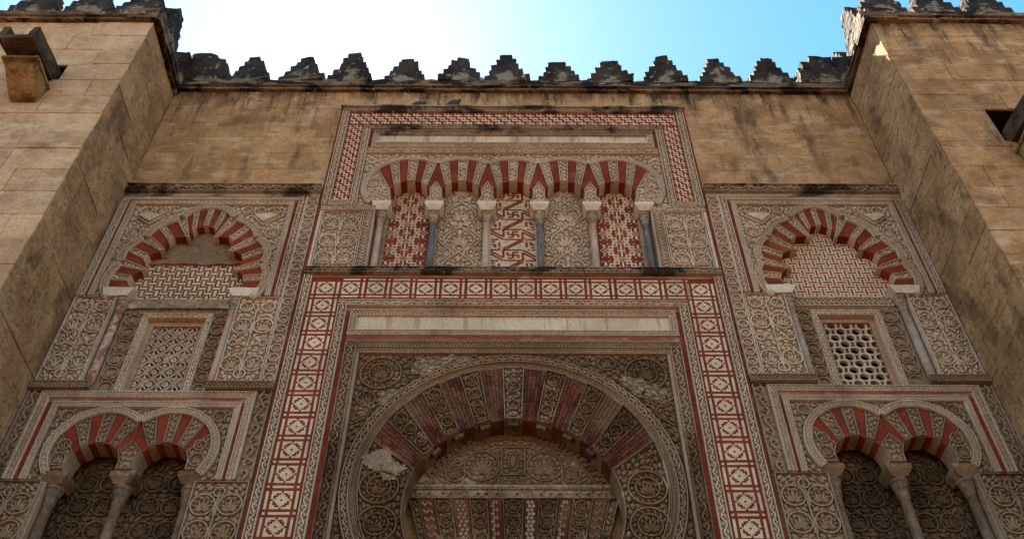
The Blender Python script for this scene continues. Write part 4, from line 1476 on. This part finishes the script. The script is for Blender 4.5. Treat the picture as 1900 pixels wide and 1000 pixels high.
# spandrel round the lobes
out_l = offset_outline(.125)
P = [(3.945, 12.645), (3.945, 14.958), (6.655, 14.958), (6.655, 12.645)] + out_l
P = np.array(P)
P = ccw(P)
o = Orn()
for s in (-1, 1):
    c = CX + .02 + s * 1.0
    o.circle(c + s * .12, 14.80, .10, .017, 14); o.palmette(c + s * .12, 14.80, .085, math.pi / 2, 7, .26)
    o.circle(c - s * .13, 14.80, .10, .017, 14); o.palmette(c - s * .13, 14.80, .085, math.pi / 2, 7, .26)
    o.circle(c - s * .36, 14.83, .085, .016, 12); o.palmette(c - s * .36, 14.83, .07, math.pi / 2, 5, .3)
    o.circle(c + s * .18, 14.22, .12, .018, 16); o.palmette(c + s * .18, 14.22, .10, math.pi / 2, 7, .26)
    o.circle(c + s * .24, 13.88, .09, .017, 12); o.palmette(c + s * .24, 13.88, .075, math.pi / 2, 5, .28)
    o.circle(c + s * .26, 13.60, .075, .016, 12)
    o.circle(c + s * .28, 13.36, .06, .016, 10)
    # raised corner of a stepped bracket that stands out in each spandrel
    o.stroke([(c - s * .22, 14.66), (c - s * .02, 14.44), (c + s * .24, 14.64)], .03)
fill(o, P, rmax=.028, rmin=.0125)
m = MB(); prism(m, P, .1, .045); o.emit(m, .045, -.016)
obj('carved_spandrel', m, 'stucco', bay)
for s in (-1, 1):
    c = CX + .02 + s * 1.0
    m = MB(); prism(m, [(c - s * .20, 14.655), (c - s * .02, 14.465), (c + s * .22, 14.64), (c + s * .10, 14.70)], .0, -.065, .012)
    obj('carved_bracket', m, 'stucco', bay)
# lobed moulding
for k in range(7):
    ux, uy, r, a0, a1 = OU[k]
    seg = []
    for i in range(13):
        a = a0 + (a1 - a0) * i / 12
        ok = True
        p = (CX + ux + (r + .06) * math.cos(a), uy + (r + .06) * math.sin(a))
        for q in (k - 1, k + 1):
            if 0 <= q < 7 and math.hypot(p[0] - CX - OU[q][0], p[1] - OU[q][1]) < OU[q][2] + .06 - .004:
                ok = False
        if ok:
            seg.append(a)
    aa, ab = seg[0], seg[-1]
    if k == 0: aa = a0 - .30
    if k == 6: ab = a1 + .30
    m = MB(); arcband(m, CX + ux, uy, r + .003, r + .122, math.pi / 2 - ab, math.pi / 2 - aa, 'lozenge', -.042 - .0008 * k, .016, .13)
    obj('lobed_moulding', m, 'stucco', bay)
# voussoirs: red / carved in turn, the carved ones carrying the cusps
cuts = [0, .34, .58, .86, 1.14, 1.42, 1.60, 1.86, 2.14, 2.42, 2.60, 2.88, 3.10, 3.23, 3.325, 3.455]
cuts = cuts + [7 - c for c in cuts[::-1]]
for i, (g0, g1) in enumerate(zip(cuts[:-1], cuts[1:])):
    Pi = run(IN, g0, g1); Po = run(OU, g0, g1)
    P = ccw(Pi + Po[::-1])
    m = MB()
    if i % 2 == 0:
        prism(m, inset(P, .002), .17, -.006, .004); obj('red_voussoir', m, 'red', bay)
    else:
        carved_poly(m, P, .17, -.010, .02, .022, .012); obj('carved_voussoir', m, 'stucco', bay)
# imposts
for s in (-1, 1):
    m = MB()
    def imp(p, a, b, c):
        w = .10 * (1 - c)
        xx = (.74 + w * .9) + a * (.50 - w * 1.2)
        return (CX + s * xx, -.075 + .03 * (1 - c) + b * .30, 12.615 + .160 * c)
    gbox(m, 0, 1, 0, 1, 0, 1, 6, 3, 3, .010, 5, 90 + s, imp)
    obj('impost_block', m, 'marble_white', bay)
# tympanum
inner = []
for k in range(7):
    inner += [at(IN, k, f, .03) for f in np.linspace(0, 1, 7)]
TP = [(CX - .93, 12.642), (CX + .93, 12.642), (CX + .93, 13.3), (CX + .60, 14.10), (CX + .22, 14.42), (CX - .22, 14.42), (CX - .60, 14.10), (CX - .93, 13.3)]
m = MB(); prism(m, TP, .26, .162); tymp = obj('tympanum', m, 'white', bay)
def weave(zmax, bar_, cover, yf):
    """short bars, horizontal and vertical in turn, a dot between: flat basket weave"""
    mb = MB(); s = .118
    for i in range(-9, 10):
        for j in range(0, 18):
            x, z = CX + i * s, 12.73 + j * s
            hw = .92 if z < 13.3 else max(.1, .92 - (z - 13.3) * .60)
            if abs(x - CX) > hw or z > zmax:
                continue
            if (i + j) % 2 == 0:
                prism(mb, rect(x - s * cover, x + s * cover, z - bar_ / 2, z + bar_ / 2), .174, yf)
            else:
                prism(mb, rect(x - bar_ / 2, x + bar_ / 2, z - s * cover, z + s * cover), .174, yf)
            prism(mb, rect(x + s * .5 - .012, x + s * .5 + .012, z + s * .5 - .012, z + s * .5 + .012), .174, yf)
    return mb
wv = obj('basket_weave_inlay', weave(14.32, .026, .62, .157), 'red', tymp, kind='stuff')
m = MB(); prism(m, rect(CX - .76, CX + .76, 12.645, 12.672), .18, .140); obj('red_fillet', m, 'red', bay)
m = MB(); hband(m, CX - .78, CX + .78, 12.44, 12.642, 'lozenge', .105); lin = obj('carved_lintel', m, 'stucco', bay)
# panels left and right of the window
P1 = roundel_panel(.655, 1.77, [(.165, .36, .145), (0, .16, .085), (.165, 1.13, .15), (.23, .78, .06), (.17, 1.55, .10)], .034, .022)
for a, b in ((3.668, 4.325), (6.262, 6.925)):
    xc = (a + b) / 2
    m = MB(); prism(m, rect(a, b, 10.82, 12.64), .22, .030)
    P1.emit(m, 0.030, -.034, lambda P, xc=xc: P + (xc, 10.845))
    obj('carved_panel', m, 'stucco', bay)
# columns
cols = []
for x in (4.395, 6.175):
    cols.append(column(bay, x, .075, 10.72, 12.34, 12.60, 12.60, .068, 'marble_pale', .2))
# recess with carved surround
YR = .13; wx0, wx1 = CX - .03 - .55, CX - .03 + .55
WF = (bay, 'window_frame', 'stucco')
vb(*WF, wx0 + .002, wx0 + .093, 10.70, 12.255, 'scroll', YR - .012, .022); vb(*WF, wx1 - .093, wx1 - .002, 10.70, 12.255, 'scroll', YR - .012, .022)
hb(*WF, wx0 + .002, wx1 - .002, 12.257, 12.36, 'scroll', YR - .012, .022)
WS = (bay, 'carved_surround', 'stucco_low')
vb(*WS, 4.46, wx0, 10.70, 12.36, 'roundels', YR, .024); vb(*WS, wx1, 6.09, 10.70, 12.36, 'roundels', YR, .024)
hb(*WS, 4.33, 6.26, 12.362, 12.438, 'scroll', YR + .002, .022)
bar(bay, 'recess_side', 'stucco_low', 4.30, 4.458, 10.68, 12.36, YR + .1, YR + .01); bar(bay, 'recess_side', 'stucco_low', 6.092, 6.28, 10.68, 12.36, YR + .1, YR + .01)
a, b = wx0 + .094, wx1 - .094
WJ = (bay, 'window_jamb', 'pinkstone')
bar(*WJ, a, a + .085, 10.70, 12.255, .40, YR + .07); bar(*WJ, b - .085, b, 10.70, 12.255, .40, YR + .07); bar(*WJ, a + .085, b - .085, 12.17, 12.255, .40, YR + .07)
bar(bay, 'sill', 'pinkstone', a, b, 10.60, 10.70, .40, YR - .01)
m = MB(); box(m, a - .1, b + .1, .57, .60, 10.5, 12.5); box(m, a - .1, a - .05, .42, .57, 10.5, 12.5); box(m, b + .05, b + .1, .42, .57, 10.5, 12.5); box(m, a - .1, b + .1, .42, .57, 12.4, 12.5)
obj('dark_interior', m, 'dark', bay)  # near-black box carries the unlit room's darkness in its colour
la, lb = a + .083, b - .083
def ring(mb, cx, cz, r0, r1, yb, yf, n=16, sq=1.0):
    A = np.arange(n) * 2 * math.pi / n
    f = lambda r, y: np.stack([cx + r * np.cos(A), np.full(n, y), cz + sq * r * np.sin(A)], 1)
    V = np.concatenate([f(r1, yb), f(r1, yf), f(r0, yf), f(r0, yb)])
    i = np.arange(n); j = (i + 1) % n
    mb.add(V, np.concatenate([np.stack([i + k * n, j + k * n, j + ((k + 1) % 4) * n, i + ((k + 1) % 4) * n], 1) for k in range(4)]))
m = MB()
YL = YR + .10
sp = .238
for j in range(-1, 12):
    for i in range(-1, 6):
        cx = la + (lb - la) / 2 + (i - 2) * sp + (sp / 2 if j % 2 else 0); cz = 10.76 + j * .137
        if la - .04 < cx < lb + .04 and 10.70 < cz < 12.19:
            ring(m, cx, cz, .070, .101, YL + .06, YL - .001 * (j % 2), 12, .95)
lat_hex = obj('window_lattice', m, 'lattice', bay)
m = MB()
for j in range(0, 6):
    for i in range(-2, 3):
        cx = (la + lb) / 2 + i * .235; cz = 10.88 + j * .242
        if abs(i) < 2:
            ring(m, cx, cz, .080, .100, YL + .06, YL, 16)
            o = Orn(); o.leaf(cx, cz + .02, math.pi / 2, .09, .05); o.leaf(cx - .035, cz - .02, 2.4, .09, .035); o.leaf(cx + .035, cz - .02, .75, .09, .035)
            o.emit(m, YL + .05, YL)
        for dx, dz in ((.1175, .121),):
            xx, zz = cx + dx, cz + dz
            if la < xx < lb and zz < 12.17:
                ring(m, xx, zz, .022, .045, YL + .06, YL, 8)
        if la < cx < lb:
            ring(m, cx, cz + .121, .016, .034, YL + .06, YL, 6); 
            if cx + .1175 < lb + .02: ring(m, cx + .1175, cz, .016, .034, YL + .06, YL, 6)
for j in range(0, 13):
    ribbon(m, [(la, 10.76 + j * .121), (lb, 10.76 + j * .121)], .014, YL + .06, YL + .006)
for i in range(-3, 4):
    x = (la + lb) / 2 + i * .1175
    ribbon(m, [(x, 10.70), (x, 12.17)], .014, YL + .06, YL + .008)
LAT_STAR = m
# ledge pieces under the side panels
hb(bay, 'carved_ledge', 'stucco_low', X0, 4.42, 10.685, 10.818, 'lozenge', -.05, .026, .2); hb(bay, 'carved_ledge', 'stucco_low', 6.06, X1 + .01, 10.685, 10.818, 'lozenge', -.05, .026, .2)

# left copy, mirrored; then the differences between the two sides
bayL = copy_tree(bay)
bayL.location = (-CX, 0, 10.68); bayL.scale = (-1, 1, 1)
bay.location = (CX, 0, 10.86); bay.scale = (1, 1, .975)
bay['label'] = 'right lobed arch bay with crisp basket weave and a large-holed stone window grille'
bayL['label'] = 'left lobed arch bay with worn plaster top, basket weave and a fine stone window grille'
for o in bayL.children:
    n0 = o.name.split('.')[0]
    if n0 == 'window_lattice':
        o.data = LAT_STAR.mesh('window_lattice', 'lattice', (CX, 0, 10.68))
    elif n0 == 'carved_lintel':
        mb = MB(); prism(mb, rect(CX - .80, CX + .80, 12.44, 12.640), .2, .085)
        gb = MB(); gbox(gb, CX - .80, CX + .80, .06, .2, 12.44, 12.640, 24, 2, 4, .012, 6, 4)
        o.data = gb.mesh('worn_lintel', 'repair', (CX, 0, 10.68)); o.name = 'worn_lintel'
    elif n0 == 'tympanum':
        mb = MB(); prism(mb, TP, .26, .172)
        o.data = mb.mesh('tympanum', 'red', (CX, 0, 10.68))
        for c in o.children:
            mb = weave(13.52, .042, .54, .135)
            c.data = mb.mesh('basket_weave_inlay', 'white', (CX, 0, 10.68)); c.name = 'basket_weave_relief'
        P = [(CX - .88, 13.62), (CX - .2, 13.56), (CX + .3, 13.60), (CX + .88, 13.55), (CX + .75, 14.0), (CX + .22, 14.42), (CX - .22, 14.42), (CX - .75, 14.0)]
        mb = MB(); P = dense(P, .06); P = P + np.array([noise.noise_vector(Vector((p[0] * 7, 1, p[1] * 7)))[:2] for p in P]) * .04
        prism(mb, P, .2, .150, .006)
        link('bare_plaster', mb.mesh('bare_plaster', 'plaster', (CX, 0, 10.68)), bayL)
    elif n0 == 'column':
        o.material_slots[0].link = 'OBJECT'
        o.material_slots[0].material = MT['marble_breccia' if o.data == cols[1].data else 'marble_pink']
# ------------------------------------------------------------------ side bays: twin horseshoe arches
NX = 5.17
nic = thing('twin_arch_niche', 'placeholder', 'niche', (NX, 0, 7.4), 'twin arched niches beside the doorway')
NB = (nic, 'carved_band', 'stucco')
vb(nic, 'carved_band', 'stucco_low', 3.447, 3.672, 9.15, 10.655, 'scroll', .0, .028); vb(nic, 'carved_band', 'stucco_low', 6.722, 6.925, 9.15, 10.655, 'scroll', .0, .028)
vb(*NB, 3.685, 3.79, 9.15, 10.535, 'lozenge', -.014, .02); vb(*NB, 6.595, 6.71, 9.15, 10.535, 'lozenge', -.014, .02); hb(*NB, 3.685, 6.71, 10.537, 10.655, 'lozenge', -.016, .02)
vb(*NB, 3.842, 3.927, 9.15, 10.365, 'lozenge', -.010, .02); vb(*NB, 6.425, 6.510, 9.15, 10.365, 'lozenge', -.010, .02); hb(*NB, 3.842, 6.510, 10.367, 10.465, 'lozenge', -.012, .02)
bar(nic, 'edge_fillet', 'stucco', 3.673, 3.684, 9.15, 10.655, .1, -.03); bar(nic, 'edge_fillet', 'stucco', 6.711, 6.721, 9.15, 10.655, .1, -.03)
bar(nic, 'red_fillet', 'red', 3.791, 3.841, 9.15, 10.465, .1, .006); bar(nic, 'red_fillet', 'red', 6.511, 6.594, 9.15, 10.465, .1, .006)
m = MB(); prism(m, rect(3.791, 6.594, 10.466, 10.536), .1, .004); obj('faded_strip', m, 'red_worn', nic)
C1, C2, HZ = 4.71, 5.63, .46
ZC3, R3, RM = 9.63, .615, .725
ZI, RI, ZS3 = 9.39, .35, 9.30
def two(Rv, zl):
    aL = -(math.pi / 2 + math.asin((ZC3 - zl) / Rv)); am = math.asin(HZ / Rv)
    return np.concatenate([arc(C1, ZC3, Rv, aL, am, 26), arc(C2, ZC3, Rv, -am, -aL, 26)[1:]])
ol = two(RM + .003, 9.15)
P = ccw(np.concatenate([[(6.423, 9.15), (6.423, 10.363), (3.929, 10.363), (3.929, 9.15)], ol]))
o = Orn()
for c, s in ((C1, -1), (C2, 1)):
    o.circle(c + s * .60, 10.22, .09, .018, 12); o.palmette(c + s * .60, 10.22, .075, math.pi / 2, 5, .3)
o.circle(NX, 10.29, .05, .015, 10)
fill(o, P, rmax=.030, rmin=.0125)
m = MB(); prism(m, P, .1, .045); o.emit(m, .045, -.014); obj('carved_spandrel', m, 'stucco_low', nic)
m = MB(); am = math.asin(HZ / (RM - .05)); aL = math.pi / 2 + .62
arcband(m, C1, ZC3, R3 + .002, RM, -aL, am, 'lozenge', -.040, .016); obj('arch_moulding', m, 'stucco', nic)
m = MB(); arcband(m, C2, ZC3, R3 + .002, RM, -am, aL, 'lozenge', -.0415, .016); obj('arch_moulding', m, 'stucco', nic)
BL = [(.06, .085), (.147, .25), (.234, .435), (.292, .555)]
IC_, IR_ = ZI, RI
make_arch(nic, C1, ZI, RI, ZC3, R3, BL, None, HZ, yb=.30, carved='stucco_low', red='red_niche' if 'red_niche' in MT else 'red', rmax=.022)
make_arch(nic, C2, ZI, RI, ZC3, R3, BL, HZ, None, yb=.30, carved='stucco_low', red='red', rmax=.022)
def intr2(cx, s, x_from, zlow, n=9):
    a0 = math.asin(min(1, x_from / RI)); a1 = math.pi / 2 + math.asin((ZI - zlow) / RI)
    return [(cx + s * RI * math.sin(a), ZI + RI * math.cos(a)) for a in np.linspace(a0, a1, n + 1)]
t_ = (HZ - .292) / (.555 - .292)
zt = circ(ZI, RI, .292, 0)[1] + t_ * (circ(ZC3, R3, .555, 0)[1] - circ(ZI, RI, .292, 0)[1])
P = [(NX, zt)] + intr2(C1, 1, .292, ZS3) + intr2(C2, -1, .292, ZS3)[::-1]
m = MB(); carved_poly(m, P, .30, -.010, .022, .026, .013, sym=NX); obj('carved_springer', m, 'stucco_low', nic)
for s, c in ((-1, C1), (1, C2)):
    a1 = math.pi / 2 + math.asin((ZC3 - ZS3) / R3)
    O = [(c + s * R3 * math.sin(a), ZC3 + R3 * math.cos(a)) for a in np.linspace(math.asin(.555 / R3), a1, 12)]
    P = intr2(c, s, .292, ZS3) + O[::-1]
    def pre(o, s=s, c=c):
        o.circle(c + s * .465, 9.46, .10, .016, 14); o.palmette(c + s * .465, 9.46, .08, math.pi / 2, 7, .28)
        o.circle(c + s * .46, 9.70, .085, .016, 12); o.palmette(c + s * .46, 9.70, .065, math.pi / 2, 5, .3)
    m = MB(); carved_poly(m, P, .30, -.010, .022, .024, .014, pre=pre); obj('carved_springer', m, 'stucco_low', nic)
for x in (4.27, NX, 6.07):
    column(nic, x, .17, 7.2, 8.86, 9.13, 9.298, .072, 'shaft_low', .34, m_imp='stucco_worn', m_cap='shaft_low', depth=.18)
# deep carved back
YB = .44
o = Orn()
for c in (C1, C2):
    for k in range(6):
        z = 9.38 - k * .37
        for s in (-1, 1):
            o.circle(c + s * .16, z, .14, .024, 18); o.palmette(c + s * .16, z, .115, math.pi / 2, 7, .26)
fill(o, rect(4.22, 6.12, 7.4, 10.0), sym=NX, rmax=.040, rmin=.016)
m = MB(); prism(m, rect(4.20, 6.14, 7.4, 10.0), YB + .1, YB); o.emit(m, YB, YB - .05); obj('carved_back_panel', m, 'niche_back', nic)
# low side panels
P2 = roundel_panel(.73, 1.72, [(.175, .16, .155), (.175, .56, .155), (.175, .96, .155), (.175, 1.36, .155), (.0, 1.55, .07)], .036, .022)
for a, b in ((3.447, 4.19), (6.145, 6.925)):
    xc = (a + b) / 2
    m = MB(); prism(m, rect(a, b, 7.38, 9.135), .44, .030)
    P2.emit(m, 0.030, -.034, lambda P, xc=xc: P + (xc, 7.40)); obj('carved_panel', m, 'stucco_low', nic)
nicL = copy_tree(nic)
nicL.location = (-NX, 0, 7.4); nicL.scale = (-1, 1, 1)
nic.location = (NX, 0, 7.4 + .17)
nic['label'] = 'twin horseshoe arch niche low on the right of the doorway, columns in front'
nicL['label'] = 'twin horseshoe arch niche low on the left of the doorway, columns in front'

# ------------------------------------------------------------------ pigeons on the ledge of the arcade frame
def pigeon(x, label, pose):
    t = thing('pigeon', label, 'pigeon', (x, -.04, 18.12), 'pigeons on the ledge')
    if pose == 'alert':
        sp = [(-.150, .035, .010, .020), (-.115, .055, .030, .030), (-.06, .085, .052, .055), (0, .115, .066, .074), (.06, .145, .066, .078), (.095, .180, .052, .060), (.105, .215, .036, .040), (.108, .240, .030, .032), (.120, .262, .028, .028), (.138, .262, .018, .018), (.150, .258, .006, .006)]
    else:
        sp = [(-.165, .030, .010, .018), (-.13, .040, .028, .026), (-.07, .062, .052, .046), (0, .080, .068, .062), (.07, .092, .068, .066), (.11, .110, .050, .050), (.125, .128, .036, .038), (.120, .146, .030, .030), (.128, .154, .022, .020), (.145, .146, .010, .010), (.155, .140, .004, .004)]
    def tube(sp, n=12, lo=0):
        V = []; F = []
        for k, (px, pz, ry, rz) in enumerate(sp):
            for q in range(n):
                a = 2 * math.pi * q / n
                V.append((x + px, -.04 + ry * math.cos(a), 18.12 + pz + rz * math.sin(a)))
        for k in range(len(sp) - 1):
            for q in range(n):
                F.append((k * n + q, k * n + (q + 1) % n, (k + 1) * n + (q + 1) % n, (k + 1) * n + q))
        F.append(tuple(range(n))[::-1]); F.append(tuple((len(sp) - 1) * n + q for q in range(n)))
        mb = MB(); mb.add(V, F); return mb
    body = obj('body', tube(sp), 'pigeon', t, True)
    hd = [(a, b, c * 1.04 + .001, d * 1.04 + .001) for a, b, c, d in sp[5:]]
    obj('head', tube(hd), 'pigeon_dark', t, True)
    lift = .0 if pose == 'alert' else -.022
    for s in (-1, 1):
        mb = MB()
        W = [(.075, .150, .066), (.02, .160, .072), (-.04, .125, .062), (-.10, .085, .044), (-.165, .050, .020)]
        if pose != 'alert':
            W = [(a, b * .62 + .01, c) for a, b, c in W]
        V = []
        for (px, pz, py) in W:
            V += [(x + px, -.04 + s * py * .55, 18.12 + pz + .035), (x + px, -.04 + s * (py + .012), 18.12 + pz), (x + px + .005, -.04 + s * py * .95, 18.12 + pz - .045)]
        F = [(3 * k + q, 3 * k + q + 1, 3 * k + q + 4, 3 * k + q + 3) for k in range(4) for q in range(2)]
        mb.add(V, F); w = obj('wing', mb, 'pigeon', t, True)
        mb = MB()
        for bx in (-.045, -.095):
            V = [(x + bx, -.04 + s * (.078 if bx > -.05 else .060), 18.12 + (.135 if bx > -.05 else .10) * (1 if pose == 'alert' else .62) + .012), (x + bx - .022, -.04 + s * (.078 if bx > -.05 else .060), 18.12 + (.125 if bx > -.05 else .09) * (1 if pose == 'alert' else .62) + .010), (x + bx - .004, -.04 + s * (.079 if bx > -.05 else .061), 18.12 + .06 + lift), (x + bx + .016, -.04 + s * (.079 if bx > -.05 else .061), 18.12 + .07 + lift)]
            mb.add(V, [(0, 1, 2, 3)])
        obj('wing_bar', mb, 'pigeon_dark', w)
    mb = MB()
    mb.add([(x - .13, -.06, 18.12 + .055), (x - .13, -.02, 18.12 + .055), (x - .225, -.005, 18.12 + .018), (x - .225, -.075, 18.12 + .018), (x - .13, -.06, 18.12 + .04), (x - .13, -.02, 18.12 + .04), (x - .225, -.005, 18.12 + .008), (x - .225, -.075, 18.12 + .008)], [(0, 1, 2, 3), (7, 6, 5, 4), (0, 3, 7, 4), (1, 5, 6, 2), (3, 2, 6, 7)])
    obj('tail', mb, 'pigeon_dark', t)
    for s in (-1, 1):
        mb = MB(); lathe(mb, x + .03, -.04 + s * .025, [(.005, 18.12), (.004, 18.12 + .06)], 6); obj('leg', mb, 'pigeon_leg', t)
pigeon(-1.90, 'grey pigeon crouching low with its head drawn in, left of the other pigeon', 'low')
pigeon(-1.20, 'grey pigeon with its head raised, right of the other pigeon', 'alert')
